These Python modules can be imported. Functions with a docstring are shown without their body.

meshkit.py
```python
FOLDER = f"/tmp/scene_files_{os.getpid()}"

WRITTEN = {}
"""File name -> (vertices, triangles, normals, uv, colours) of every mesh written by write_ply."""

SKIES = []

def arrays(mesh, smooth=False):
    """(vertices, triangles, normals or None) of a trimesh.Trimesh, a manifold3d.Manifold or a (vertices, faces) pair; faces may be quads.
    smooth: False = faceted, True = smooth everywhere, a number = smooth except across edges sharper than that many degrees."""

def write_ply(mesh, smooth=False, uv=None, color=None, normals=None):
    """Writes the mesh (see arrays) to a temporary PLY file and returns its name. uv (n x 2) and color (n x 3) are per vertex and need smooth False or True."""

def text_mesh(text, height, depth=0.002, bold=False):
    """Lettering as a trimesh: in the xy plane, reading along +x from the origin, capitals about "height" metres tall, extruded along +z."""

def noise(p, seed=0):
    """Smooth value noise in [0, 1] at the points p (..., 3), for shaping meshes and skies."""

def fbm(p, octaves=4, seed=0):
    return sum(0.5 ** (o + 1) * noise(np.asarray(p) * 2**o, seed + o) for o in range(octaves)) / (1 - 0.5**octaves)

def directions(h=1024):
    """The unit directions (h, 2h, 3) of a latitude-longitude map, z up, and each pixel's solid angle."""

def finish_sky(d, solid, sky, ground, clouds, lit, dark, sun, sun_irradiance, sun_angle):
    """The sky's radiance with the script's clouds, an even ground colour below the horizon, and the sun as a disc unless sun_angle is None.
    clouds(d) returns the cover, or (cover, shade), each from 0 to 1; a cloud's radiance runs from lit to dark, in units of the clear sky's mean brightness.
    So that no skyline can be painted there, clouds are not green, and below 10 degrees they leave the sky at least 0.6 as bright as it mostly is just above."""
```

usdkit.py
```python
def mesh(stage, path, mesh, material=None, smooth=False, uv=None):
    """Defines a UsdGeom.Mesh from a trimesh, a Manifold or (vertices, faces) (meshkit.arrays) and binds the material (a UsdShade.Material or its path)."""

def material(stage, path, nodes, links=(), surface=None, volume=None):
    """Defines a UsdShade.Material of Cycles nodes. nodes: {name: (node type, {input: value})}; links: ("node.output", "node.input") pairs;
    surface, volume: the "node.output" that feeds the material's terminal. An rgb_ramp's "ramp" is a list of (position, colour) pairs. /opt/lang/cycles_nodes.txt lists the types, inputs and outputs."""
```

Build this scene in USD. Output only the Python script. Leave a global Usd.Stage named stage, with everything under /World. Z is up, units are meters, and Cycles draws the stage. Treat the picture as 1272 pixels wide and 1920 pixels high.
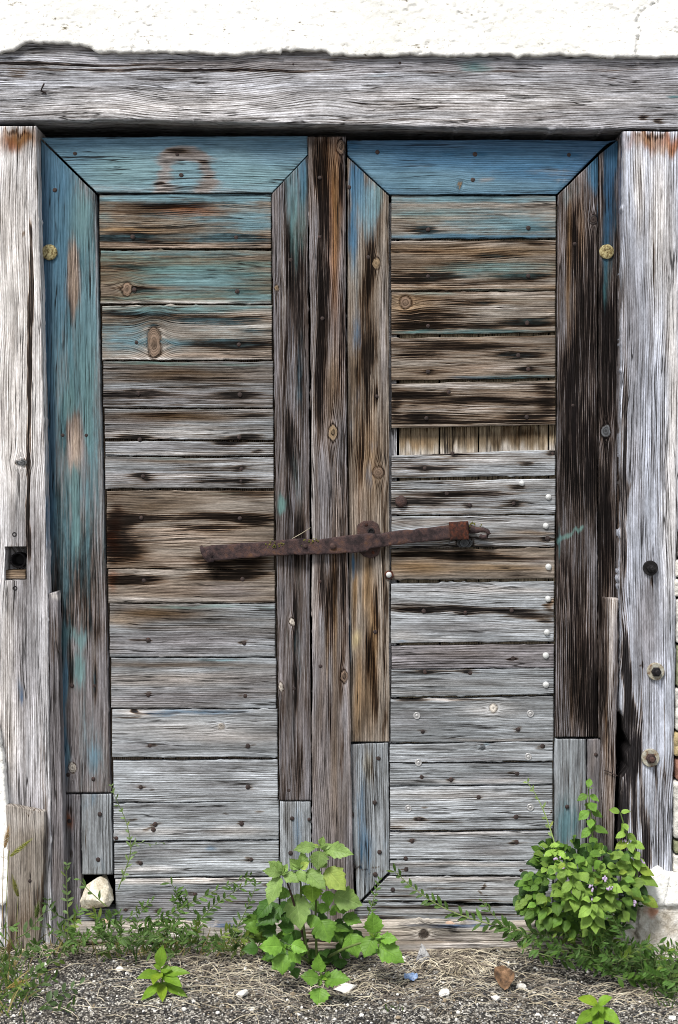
import math, random
import numpy as np
import trimesh, usdkit, meshkit
from pxr import Usd, UsdGeom, UsdLux, UsdShade, Sdf, Gf, Vt

stage = Usd.Stage.CreateInMemory()
UsdGeom.SetStageUpAxis(stage, 'Z'); UsdGeom.SetStageMetersPerUnit(stage, 1.0)
UsdGeom.Xform.Define(stage, '/World'); UsdGeom.Scope.Define(stage, '/World/Looks')
T = Sdf.ValueTypeNames

# ------------------------------------------------------------------ camera, sky, sun
DIST, FPX, PX0, PY0 = 3.8, 2660.0, 636.0, 860.0       # camera distance to the wall face, focal length and axis in photo pixels
ZC = (1770 - PY0) * DIST / FPX                        # eye height, ground at the wall foot is z = 0
cam = UsdGeom.Camera.Define(stage, '/World/camera')
FOC = 50.0
cam.CreateFocalLengthAttr(FOC)
cam.CreateHorizontalApertureAttr(FOC * 1272 / FPX); cam.CreateVerticalApertureAttr(FOC * 1920 / FPX)
cam.CreateVerticalApertureOffsetAttr(-FOC * (960 - PY0) / FPX)
cam.CreateClippingRangeAttr(Gf.Vec2f(0.05, 1000))
cam.AddTranslateOp().Set(Gf.Vec3d(0, -DIST, ZC)); cam.AddRotateXOp().Set(90.0)
cam.CreateExposureAttr(1.64)

SUN_DIR = np.array([-0.28, -0.52, 0.80]); SUN_DIR /= np.linalg.norm(SUN_DIR)     # towards the sun, veiled by cloud
ELEV, ROT = math.asin(SUN_DIR[2]), math.atan2(SUN_DIR[0], SUN_DIR[1])
sun = UsdLux.DistantLight.Define(stage, '/World/sun')
sun.CreateIntensityAttr(0.40); sun.CreateAngleAttr(15.0); sun.CreateNormalizeAttr(True); sun.CreateColorAttr(Gf.Vec3f(1.0, 0.96, 0.90))
sun.AddRotateZOp().Set(math.degrees(math.atan2(SUN_DIR[0], -SUN_DIR[1]))); sun.AddRotateXOp().Set(math.degrees(math.acos(SUN_DIR[2])))
skymat = usdkit.material(stage, '/World/Looks/sky_look', {
    'tc': ('texture_coordinate', {}), 's': ('sky_texture', {'sky_type': 'single_scattering', 'sun_disc': False, 'sun_elevation': ELEV, 'sun_rotation': ROT, 'aerosol_density': 2.0}),
    'h': ('hsv', {'saturation': 0.22}), 'n': ('noise_texture', {'scale': 3.0, 'detail': 6.0, 'roughness': 0.55}),
    'r': ('rgb_ramp', {'ramp': [(0.3, (0.8, 0.82, 0.86)), (0.7, (1.15, 1.14, 1.12))]}),
    'm': ('mix', {'mix_type': 'multiply', 'fac': 1.0}), 'b': ('background_shader', {'strength': 0.054})},
    [('s.color', 'h.color'), ('tc.generated', 'n.vector'), ('n.fac', 'r.fac'), ('h.color', 'm.color1'), ('r.color', 'm.color2'), ('m.color', 'b.color')], surface='b.background')
sky = UsdLux.DomeLight.Define(stage, '/World/sky')
UsdShade.MaterialBindingAPI.Apply(sky.GetPrim()).Bind(skymat)
sky.GetPrim().SetCustomDataByKey('kind', 'structure')

def P(px, py, y=0.0):
    px, py, y = np.asarray(px, float), np.asarray(py, float), np.asarray(y, float)
    s = (DIST + y) / FPX
    return np.stack(np.broadcast_arrays((px - PX0) * s, y, ZC + (PY0 - py) * s), -1)
MPP = DIST / FPX                                      # metres per photo pixel on the wall

# ------------------------------------------------------------------ helpers
_names = {}
def numbered(parent, name):
    k = (parent, name); n = _names.get(k, 0); _names[k] = n + 1
    return f'{parent}/{name}' if n == 0 else f'{parent}/{name}_{n:03d}'
def tag(prim, label=None, cat=None, group=None, kind=None):
    for k, v in (('label', label), ('category', cat), ('group', group), ('kind', kind)):
        if v: prim.SetCustomDataByKey(k, v)
    return prim
def thing(name, label, cat, loc=(0, 0, 0), group=None):
    x = UsdGeom.Xform.Define(stage, numbered('/World', name))
    x.AddTranslateOp().Set(Gf.Vec3d(*map(float, loc)))
    p = x.GetPrim(); tag(p, label, cat, group); ORIGIN[str(p.GetPath())] = np.array(loc, float)
    return p
ORIGIN = {'/World': np.zeros(3)}
def origin(path):
    path = str(path)
    while path not in ORIGIN: path = path.rsplit('/', 1)[0]
    return ORIGIN[path]
def obj(name, v, f, mat, parent=None, n=None, pv=None, label=None, kind=None, smooth=False):
    """One mesh prim; v in world metres; pv = {name: (array, type)} vertex primvars"""
    pp = '/World' if parent is None else str(parent.GetPath())
    path = numbered(pp, name)
    v, f = np.asarray(v, float), np.asarray(f, int)
    if n is None and smooth is not False:
        v, f, n = meshkit.arrays((v, f), smooth)
    m = UsdGeom.Mesh.Define(stage, path)
    m.CreatePointsAttr(Vt.Vec3fArray.FromNumpy((v - origin(pp)).astype(np.float32)))
    m.CreateFaceVertexCountsAttr(Vt.IntArray.FromNumpy(np.full(len(f), f.shape[1], np.int32)))
    m.CreateFaceVertexIndicesAttr(Vt.IntArray.FromNumpy(f.astype(np.int32).ravel()))
    m.CreateSubdivisionSchemeAttr('none')
    if n is not None:
        m.CreateNormalsAttr(Vt.Vec3fArray.FromNumpy(np.asarray(n).astype(np.float32))); m.SetNormalsInterpolation('vertex')
    for k, a in (pv or {}).items():
        a = np.asarray(a, np.float32)
        if a.ndim == 2:
            UsdGeom.PrimvarsAPI(m).CreatePrimvar(k, T.Color3fArray if k in ('tint', 'pcol') else T.Float3Array, 'vertex').Set(Vt.Vec3fArray.FromNumpy(a))
        else:
            UsdGeom.PrimvarsAPI(m).CreatePrimvar(k, T.FloatArray, 'vertex').Set(Vt.FloatArray.FromNumpy(a))
    UsdShade.MaterialBindingAPI.Apply(m.GetPrim()).Bind(mat)
    p = m.GetPrim(); tag(p, label, kind=kind)
    return p
def vnorm(v, f):
    n = np.zeros_like(v)
    tri = f if f.shape[1] == 3 else np.vstack([f[:, :3], f[:, [0, 2, 3]]])
    fn = np.cross(v[tri[:, 1]] - v[tri[:, 0]], v[tri[:, 2]] - v[tri[:, 0]])
    for k in range(3): np.add.at(n, tri[:, k], fn)
    return n / np.maximum(np.linalg.norm(n, axis=1, keepdims=True), 1e-12)
def merge(parts):
    vs, fs, o = [], [], 0
    for v, f in parts:
        vs.append(np.asarray(v)); fs.append(np.asarray(f) + o); o += len(v)
    return np.vstack(vs), np.vstack(fs)
def fb(x, y, z, seed=0, oct=3):
    return meshkit.fbm(np.stack(np.broadcast_arrays(x, y, z), -1).astype(float), oct, seed)
def sstep(a, b, x):
    t = np.clip((x - a) / (b - a), 0, 1); return t * t * (3 - 2 * t)
def tube(pts, rad, sides=6):
    pts = np.asarray(pts, float); n = len(pts); rad = np.broadcast_to(np.asarray(rad, float), (n,))
    t = np.gradient(pts, axis=0); t /= np.maximum(np.linalg.norm(t, axis=1, keepdims=True), 1e-12)
    ref = np.where(np.abs(t[:, 2:3]) < 0.9, np.array([[0, 0, 1.0]]), np.array([[1.0, 0, 0]]))
    a = np.cross(t, ref); a /= np.linalg.norm(a, axis=1, keepdims=True); b = np.cross(t, a)
    th = np.arange(sides) / sides * 2 * np.pi
    v = pts[:, None] + rad[:, None, None] * (np.cos(th)[None, :, None] * a[:, None] + np.sin(th)[None, :, None] * b[:, None])
    v = v.reshape(-1, 3); f = []
    for i in range(n - 1):
        for k in range(sides):
            p, q = i * sides + k, i * sides + (k + 1) % sides
            f += [(p, q, q + sides), (p, q + sides, p + sides)]
    for k in range(1, sides - 1): f.append((0, k + 1, k)); f.append(((n - 1) * sides, (n - 1) * sides + k, (n - 1) * sides + k + 1))
    return v, np.array(f)
def lathe(profile, centre, sides=16, jit=0, seed=0):
    """profile: (radius, y offset) pairs from the rim at the wall to the tip; axis along y, facing the camera (-y)"""
    rng = np.random.default_rng(seed); v, f = [], []
    for i, (r, yy) in enumerate(profile):
        for k in range(sides):
            t = k / sides * 2 * np.pi; rr = r * (1 + jit * rng.uniform(-1, 1))
            v.append((centre[0] + rr * math.cos(t), centre[1] + yy, centre[2] + rr * math.sin(t)))
    for i in range(len(profile) - 1):
        for k in range(sides):
            a, b = i * sides + k, i * sides + (k + 1) % sides
            f += [(a, b, b + sides), (a, b + sides, a + sides)]
    c = len(v); v.append((centre[0], centre[1] + profile[-1][1], centre[2])); o = (len(profile) - 1) * sides
    for k in range(sides): f.append((o + k, o + (k + 1) % sides, c))
    return np.array(v), np.array(f)

# ------------------------------------------------------------------ materials
def mul(a, b): return ('math', {'math_type': 'multiply', 'value1': a, 'value2': b})
def wood_material():
    N = {
     'gc': ('attribute', {'attribute': 'gc'}), 'tint': ('attribute', {'attribute': 'tint'}), 'pcol': ('attribute', {'attribute': 'pcol'}), 'wear': ('attribute', {'attribute': 'wear'}),
     'wx': ('separate_xyz', {}), 'gx': ('separate_xyz', {}), 'geo': ('geometry', {}),
     # long fibres
     'mf': ('mapping', {'scale': (7, 250, 1)}), 'fib': ('noise_texture', {'scale': 1.0, 'detail': 4.0, 'roughness': 0.7}),
     # year rings: bands across the board, slowly wandering along it
     'mw': ('mapping', {'scale': (1.4, 11, 1)}), 'wan': ('noise_texture', {'scale': 1.0, 'detail': 4.0, 'roughness': 0.6}),
     'wm': ('math', {'math_type': 'multiply', 'value2': 9.0}), 'ph0': ('math', {'math_type': 'multiply', 'value2': 980.0}), 'ph': ('math', {'math_type': 'add'}),
     'sn': ('math', {'math_type': 'sine'}), 'ring': ('map_range', {'from_min': -1, 'from_max': 0.7, 'clamp': True}),
     # wide streaks
     'ms': ('mapping', {'scale': (3.0, 46, 1)}), 'st': ('noise_texture', {'scale': 1.0, 'detail': 5.0, 'roughness': 0.68}),
     'ms2': ('mapping', {'scale': (5.0, 80, 1), 'location': (7.3, 3.1, 5.0)}), 'st2': ('noise_texture', {'scale': 1.0, 'detail': 4.0, 'roughness': 0.65}),
     # drying cracks
     'mc': ('mapping', {'scale': (2.0, 62, 1), 'location': (1.7, 9.1, 2.0)}), 'cn': ('noise_texture', {'scale': 1.0, 'detail': 3.0, 'roughness': 0.5}),
     'cs': ('math', {'math_type': 'subtract', 'value2': 0.5}), 'ca': ('math', {'math_type': 'absolute'}), 'cr': ('map_range', {'from_min': 0.004, 'from_max': 0.018, 'clamp': True}),
     'cpm': ('mapping', {'scale': (5, 14, 1), 'location': (3.3, 1.1, 0.5)}), 'cpn': ('noise_texture', {'scale': 1.0, 'detail': 2.0}), 'cpr': ('map_range', {'from_min': 0.45, 'from_max': 0.55, 'clamp': True}),
     'ci': ('math', {'math_type': 'subtract', 'value1': 1.0}), 'cm': ('math', {'math_type': 'multiply'}),                 # crack mask 0..1
     # grit
     'mmo': ('mapping', {'scale': (24, 95, 1)}), 'mgr': ('mapping', {'scale': (95, 820, 1)}), 'mot': ('noise_texture', {'scale': 1.0, 'detail': 6.0, 'roughness': 0.72}), 'grit': ('noise_texture', {'scale': 1.0, 'detail': 2.0, 'roughness': 0.6}),
     # grain value
     'g1': ('math', {'math_type': 'multiply_add', 'value2': 0.30, 'value3': 0.0}), 'gf': ('map_range', {'from_min': 0.28, 'from_max': 0.72, 'clamp': True}), 'g2': ('math', {'math_type': 'multiply_add', 'value2': 0.70}),
     'gr': ('rgb_ramp', {'ramp': [(0.0, (0.06, 0.05, 0.042)), (0.22, (0.20, 0.18, 0.165)), (0.42, (0.68, 0.66, 0.645)), (0.66, (1.20, 1.19, 1.19)), (1.0, (1.65, 1.65, 1.68))]}),
     'gmix': ('mix', {'mix_type': 'mix', 'color1': (0.95, 0.95, 0.95)}), 'c0': ('mix', {'mix_type': 'multiply', 'fac': 1.0}),
     'sr': ('rgb_ramp', {'ramp': [(0.28, (0.42, 0.39, 0.37)), (0.5, (0.98, 0.98, 0.98)), (0.72, (1.36, 1.36, 1.38))]}), 'c1': ('mix', {'mix_type': 'multiply', 'fac': 1.0}),
     'mr': ('rgb_ramp', {'ramp': [(0.3, (0.72, 0.71, 0.70)), (0.7, (1.22, 1.22, 1.23))]}), 'c2': ('mix', {'mix_type': 'multiply', 'fac': 1.0}),
     'gtr': ('rgb_ramp', {'ramp': [(0.25, (0.62, 0.61, 0.60)), (0.7, (1.26, 1.26, 1.27))]}), 'c3': ('mix', {'mix_type': 'multiply', 'fac': 0.8}),
     # dark stain
     'd1': ('math', {'math_type': 'multiply_add', 'value2': 1.0, 'value3': 0.95}), 'd2': ('math', {'math_type': 'multiply_add', 'value2': -1.15}), 'd3': ('math', {'math_type': 'multiply'}),
     'dr': ('map_range', {'range_type': 'smoothstep', 'from_min': 0.36, 'from_max': 1.28, 'to_max': 1.0, 'clamp': True}), 'drr': ('rgb_ramp', {'ramp': [(0.0, (1, 1, 1)), (0.30, (.54, .445, .365)), (0.62, (.185, .15, .127)), (1.0, (.05, .043, .04))]}), 'c4': ('mix', {'mix_type': 'multiply', 'fac': 1.0}),
     # paint
     'p1': ('math', {'math_type': 'multiply_add', 'value2': 0.85, 'value3': 0.05}), 'p2': ('math', {'math_type': 'multiply_add', 'value2': 0.75}), 'p2b': ('math', {'math_type': 'multiply_add', 'value2': 0.16}), 'p3': ('math', {'math_type': 'multiply'}),
     'pr': ('map_range', {'range_type': 'smoothstep', 'from_min': 0.30, 'from_max': 0.86, 'to_max': 0.90, 'clamp': True}),
     'pg': ('rgb_ramp', {'ramp': [(0.05, (0.34, 0.33, 0.33)), (0.35, (0.78, 0.78, 0.78)), (0.8, (1.2, 1.2, 1.2))]}), 'pc': ('mix', {'mix_type': 'multiply', 'fac': 1.0}), 'pc2': ('mix', {'mix_type': 'multiply', 'fac': 0.9}), 'c5': ('mix', {'mix_type': 'mix'}),
     # cracks
     'c6': ('mix', {'mix_type': 'mix', 'color2': (0.010, 0.008, 0.007)}), 'cmk': ('math', {'math_type': 'multiply', 'value2': 0.9}),
     'h1': ('math', {'math_type': 'multiply_add', 'value2': 0.35}), 'h2': ('math', {'math_type': 'multiply_add', 'value2': -1.6}), 'h3': ('math', {'math_type': 'multiply_add', 'value2': 0.18}),
     'bu': ('bump', {'strength': 0.85, 'distance': 0.0016}),
     'p': ('principled_bsdf', {'roughness': 0.9, 'specular_ior_level': 0.05}),
    }
    L = [('wear.vector', 'wx.vector'), ('gc.vector', 'gx.vector')]
    for m, n in (('mf', 'fib'), ('mw', 'wan'), ('ms', 'st'), ('ms2', 'st2'), ('mc', 'cn'), ('cpm', 'cpn')):
        L += [('gc.vector', m + '.vector'), (m + '.vector', n + '.vector')]
    L += [('gc.vector', 'mmo.vector'), ('mmo.vector', 'mot.vector'), ('gc.vector', 'mgr.vector'), ('mgr.vector', 'grit.vector'),
     ('wan.fac', 'wm.value1'), ('gx.y', 'ph0.value1'), ('ph0.value', 'ph.value1'), ('wm.value', 'ph.value2'), ('ph.value', 'sn.value1'), ('sn.value', 'ring.value'),
     ('cn.fac', 'cs.value1'), ('cs.value', 'ca.value1'), ('ca.value', 'cr.value'), ('cr.result', 'ci.value2'), ('cpn.fac', 'cpr.value'), ('ci.value', 'cm.value1'), ('cpr.result', 'cm.value2'),
     ('ring.result', 'g1.value1'), ('fib.fac', 'gf.value'), ('gf.result', 'g2.value1'), ('g1.value', 'g2.value3'), ('g2.value', 'gr.fac'),
     ('wx.z', 'gmix.fac'), ('gr.color', 'gmix.color2'), ('tint.color', 'c0.color1'), ('gmix.color', 'c0.color2'),
     ('st.fac', 'sr.fac'), ('c0.color', 'c1.color1'), ('sr.color', 'c1.color2'), ('mot.fac', 'mr.fac'), ('c1.color', 'c2.color1'), ('mr.color', 'c2.color2'),
     ('grit.fac', 'gtr.fac'), ('c2.color', 'c3.color1'), ('gtr.color', 'c3.color2'),
     ('st2.fac', 'd1.value1'), ('g2.value', 'd2.value1'), ('d1.value', 'd2.value3'), ('d2.value', 'd3.value1'), ('wx.y', 'd3.value2'), ('d3.value', 'dr.value'),
     ('dr.result', 'drr.fac'), ('drr.color', 'c4.color2'), ('c3.color', 'c4.color1'),
     ('st2.fac', 'p1.value1'), ('mot.fac', 'p2.value1'), ('p1.value', 'p2.value3'), ('g2.value', 'p2b.value1'), ('p2.value', 'p2b.value3'), ('p2b.value', 'p3.value1'), ('wx.x', 'p3.value2'), ('p3.value', 'pr.value'),
     ('g2.value', 'pg.fac'), ('pcol.color', 'pc.color1'), ('pg.color', 'pc.color2'), ('pc.color', 'pc2.color1'), ('mr.color', 'pc2.color2'), ('pr.result', 'c5.fac'), ('c4.color', 'c5.color1'), ('pc2.color', 'c5.color2'),
     ('cm.value', 'cmk.value1'), ('cmk.value', 'c6.fac'), ('c5.color', 'c6.color1'), ('c6.color', 'p.base_color'),
     ('st.fac', 'h1.value1'), ('g2.value', 'h1.value3'), ('cm.value', 'h2.value1'), ('h1.value', 'h2.value3'), ('grit.fac', 'h3.value1'), ('h2.value', 'h3.value3'), ('h3.value', 'bu.height'), ('bu.normal', 'p.normal')]
    return usdkit.material(stage, '/World/Looks/weathered_wood', N, L, surface='p.BSDF')
WOOD = wood_material()
def noisy(name, ramp, scale, detail=6.0, rough=0.85, bump=0.4, dist=0.002, fine=0, metallic=0.0, spec=0.3, rgh=0.65, pos=True):
    """plain noise-coloured material"""
    N = {'geo': ('geometry', {}), 'n': ('noise_texture', {'scale': scale, 'detail': detail, 'roughness': rgh}), 'r': ('rgb_ramp', {'ramp': ramp}),
         'n2': ('noise_texture', {'scale': fine or scale * 5, 'detail': 4.0, 'roughness': 0.65}), 'r2': ('rgb_ramp', {'ramp': [(0.3, (0.7, 0.7, 0.7)), (0.7, (1.25, 1.25, 1.25))]}),
         'm': ('mix', {'mix_type': 'multiply', 'fac': 1.0}), 'b': ('bump', {'strength': bump, 'distance': dist}), 'p': ('principled_bsdf', {'roughness': rough, 'metallic': metallic, 'specular_ior_level': spec})}
    L = [('geo.position', 'n.vector'), ('geo.position', 'n2.vector'), ('n.fac', 'r.fac'), ('n2.fac', 'r2.fac'), ('r.color', 'm.color1'), ('r2.color', 'm.color2'), ('m.color', 'p.base_color'), ('n2.fac', 'b.height'), ('b.normal', 'p.normal')]
    return usdkit.material(stage, '/World/Looks/' + name, N, L, surface='p.BSDF')
RUST = noisy('rusty_iron', [(0.3, (0.018, 0.012, 0.011)), (0.5, (0.055, 0.033, 0.030)), (0.62, (0.08, 0.043, 0.036)), (0.78, (0.12, 0.05, 0.025))], 45, rough=0.75, bump=0.9, dist=0.003, fine=420)
RED_RUST = noisy('red_rust', [(0.35, (0.012, 0.006, 0.005)), (0.52, (0.05, 0.016, 0.010)), (0.7, (0.13, 0.035, 0.014))], 90, bump=0.9, dist=0.002, fine=500)
NAIL = noisy('nail_rust', [(0.3, (0.012, 0.010, 0.010)), (0.55, (0.04, 0.028, 0.026)), (0.75, (0.09, 0.04, 0.028))], 160, bump=0.5, dist=0.001)
BLACK_IRON = noisy('black_iron', [(0.3, (0.004, 0.004, 0.005)), (0.7, (0.016, 0.014, 0.015))], 120, rough=0.6, bump=0.6, dist=0.001, spec=0.2)
WHITE_CAP = noisy('white_plastic_cap', [(0.3, (0.38, 0.39, 0.39)), (0.7, (0.60, 0.61, 0.61))], 60, rough=0.4, bump=0.1, dist=0.0005, spec=0.5)
ZINC = noisy('dull_zinc', [(0.3, (0.30, 0.30, 0.31)), (0.7, (0.52, 0.52, 0.52))], 150, rough=0.45, bump=0.2, dist=0.0005, metallic=0.4)
OLD_BRASS = noisy('pitted_brass', [(0.35, (0.05, 0.03, 0.012)), (0.47, (0.22, 0.17, 0.07)), (0.58, (0.45, 0.40, 0.22)), (0.7, (0.30, 0.24, 0.09))], 170, bump=0.9, dist=0.002)
WASHER = noisy('stained_washer', [(0.35, (0.13, 0.055, 0.02)), (0.5, (0.30, 0.28, 0.22)), (0.7, (0.42, 0.42, 0.38))], 70, rough=0.5, bump=0.3, dist=0.001)

# ------------------------------------------------------------------ boards
TINT = {'gy': (.262, .287, .308), 'lg': (.335, .365, .392), 'vl': (.66, .672, .705), 'br': (.20, .162, .125), 'dk': (.176, .174, .19), 'wm': (.272, .247, .218), 'md': (.225, .22, .235), 'wt': (.74, .74, .74), 'jb': (.412, .446, .518), 'gb': (.34, .285, .20), 'si': (.50, .47, .42), 'li': (.375, .395, .435)}
KIND = {'H': (.235, .20, .18), 'O': (.235, .115, .042), 'B': (.104, .071, .042), 'G': (.27, .18, .095), 'W': (.62, .60, .58), 'N': (.36, .29, .235), 'R': (.24, .08, .025), 'K': (.20, .19, .20), 'Y': (.50, .42, .25)}
PAINT = {'L': (.045, .128, .225), 'C': (.155, .265, .315), 'T': (.14, .24, .22), 'I': (.022, .06, .135), 'E': (.05, .125, .14)}
def strokes(s):
    out = []
    for k in s.replace('\n', ';').split(';'):
        w = k.split()
        if w: out.append((w[0], *map(float, w[1:])))
    return out
def paint_fields(px, py, spec, seed, horiz):
    """vertex colours of a board: what the wood, the leftover paint and the stains are at each point of it"""
    t = np.tile(np.array(TINT[spec.get('t', 'gy')]), (len(px), 1))
    ax, ac = (px, py) if horiz else (py, px)
    # warped coordinates, so that stains get streaky outlines that follow the grain
    wa = (fb(ax / 60, ac / 9, seed * 1.7, 3) - .5) * 46; wc = (fb(ax / 70, ac / 22, seed * 2.3 + 9, 5) - .5) * 10
    qx, qy = (px + wa, py + wc) if horiz else (px + wc, py + wa)
    s1 = fb(ax / 160, ac / 11, seed * 3.1, 7, 4); s2 = fb(ax / 120, ac / 14, seed * 5.3 + 3, 11, 4)
    big = fb(ax / 150, ac / 40, seed * 1.1 + 5, 17, 3)
    t *= (0.80 + 0.4 * big)[:, None]
    b = np.clip(spec.get('b', 0) * sstep(.38, .68, s1) * 1.3, 0, 1)
    dk = spec.get('d', 0) * sstep(.50, .74, s2) * .75 + (spec['u'] if 'u' in spec else .14 + .42 * sstep(1280, 900, py)) * (.5 + big)
    pn = spec.get('p', 0) * (0.25 + 1.25 * s1 * (0.5 + big)); pc = np.tile(np.array(PAINT[spec.get('pt', 'T')]) , (len(px), 1)) * pn[:, None]; pw = pn.copy()
    t = t * (1 - b[:, None]) + np.array(KIND['B']) * 1.5 * b[:, None]
    for k, x, y, rx, ry, a in spec.get('s', []):
        m = a * np.exp(-(((qx - x) / rx) ** 2 + ((qy - y) / ry) ** 2) ** 1.25)
        if k == 'D': dk = np.maximum(dk, 0) + m
        elif k == 'd': dk = dk * (1 - np.clip(m, 0, 1))
        elif k == 'X': pn = pn * (1 - np.clip(m, 0, 1))
        elif k in PAINT:
            m = m * spec.get('pm', 1) * (.62 if k == 'T' else .75 if k == 'C' else .9) * (.55 + .9 * s1)
            pc += np.array(PAINT[k]) * m[:, None]; pw += m; pn = pn + m * (1 - np.clip(pn, 0, 1) * .5)
        else:
            m = np.clip(m, 0, 1)[:, None]; t = t * (1 - m) + np.array(KIND[k]) * m
    pc = np.where(pw[:, None] > 1e-4, pc / np.maximum(pw, 1e-4)[:, None], 0.1)
    return t, pc, np.clip(pn, 0, 1.4), np.clip(dk, 0, 2.0)
_seed = [0]
def board(name, parent, A, B, horiz, y, thick, spec, step=(4.5, 2.6), edge=1.0, bevel=2.5, label=None, hole=None, knots=()):
    """A, B: the two long edges as photo-pixel polylines, start to end. Lofts a thick, slightly uneven board between them; front face at depth y."""
    _seed[0] += 1; sd = _seed[0]; rng = np.random.default_rng(sd)
    A, B = np.array(A, float), np.array(B, float)
    def length(p): return np.r_[0, np.cumsum(np.linalg.norm(np.diff(p, axis=0), axis=1))]
    la, lb = length(A), length(B); Lm = max(la[-1], lb[-1]); Wm = np.mean(np.linalg.norm(B - A, axis=1)) if len(A) == len(B) else np.linalg.norm((A[0] + A[-1]) / 2 - (B[0] + B[-1]) / 2)
    nu = max(6, int(Lm / (step[0] / 1000 / MPP))); nv = max(4, int(Wm / (step[1] / 1000 / MPP)))
    e = bevel / 1000 / MPP
    u = np.unique(np.r_[0, .4 * e / Lm, e / Lm, np.linspace(1.8 * e / Lm, 1 - 1.8 * e / Lm, nu), 1 - e / Lm, 1 - .4 * e / Lm, 1])
    v = np.unique(np.r_[0, .4 * e / Wm, e / Wm, np.linspace(1.8 * e / Wm, 1 - 1.8 * e / Wm, nv), 1 - e / Wm, 1 - .4 * e / Wm, 1])
    if hole is not None:
        u = np.unique(np.r_[u[np.min(np.abs(u[:, None] - np.array(hole[:2])), 1) > .0012], hole[0], hole[1]])
        v = np.unique(np.r_[v[np.min(np.abs(v[:, None] - np.array(hole[2:])), 1) > .012], hole[2], hole[3]])
    def at(p, l, uu): return np.stack([np.interp(uu * l[-1], l, p[:, k]) for k in (0, 1)], -1)
    ea, eb = at(A, la, u), at(B, lb, u)
    k = 1 if horiz else 0
    nz = lambda s: ((fb(u * Lm / 38, s, sd, s, 4) - .5) * 2.6 + np.minimum(0, (fb(u * Lm / 16, s + .5, sd, s + 3, 2) - .33)) * 9 * (1 if s == 1 else -1)) * edge
    ea[:, k] += nz(1) * (1 if ea[:, k].mean() < eb[:, k].mean() else -1); eb[:, k] += nz(2) * (1 if ea[:, k].mean() < eb[:, k].mean() else -1)
    nA, nV = len(u), len(v)
    G = ea[:, None] * (1 - v)[None, :, None] + eb[:, None] * v[None, :, None]
    # saw-cut ends wander a little
    for end, i in ((0, 0), (1, -1)):
        wob = (fb(v * Wm / 9, end * 3.3, sd, 21, 3) - .5) * 1.6 * edge
        G[i, :, 1 - k] += wob
        j = 1 if end == 0 else -2; G[j, :, 1 - k] += wob
    px, py = G[..., 0].ravel(), G[..., 1].ravel()
    U, V = np.repeat(u, nV), np.tile(v, nA)
    du, dv = np.minimum(U, 1 - U) * Lm, np.minimum(V, 1 - V) * Wm
    roundy = lambda d: np.where(d < e, e - np.sqrt(np.maximum(e * e - (e - d) ** 2, 0)), 0) * MPP
    ax, ac = (px, py) if horiz else (py, px)
    relief = (fb(ax / 130, ac / 15, sd * .77, 31, 4) - .5) * 0.0042 + (fb(ax / 300, ac / 90, sd * .37, 35, 2) - .5) * 0.006
    relief += np.where(fb(ax / 90, ac / 3.2, sd * .57, 41, 2) > .74, .0012, 0) * 1.0
    # grain coordinates, pushed aside by knots
    ga, gk = ax * MPP * spec.get('ga', 1.0), ac * MPP * spec.get('gs', rng.uniform(.95, 1.7))
    gk = gk + (fb(ax / 200, ac / 60, sd * .9, 51, 2) - .5) * spec.get('wave', .022)
    t, pc, pn, dk = paint_fields(px, py, spec, sd, horiz)
    gcon = np.full(len(px), spec.get('g', .80 if spec.get('t') in ('gy', 'lg') else 1.0))
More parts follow.
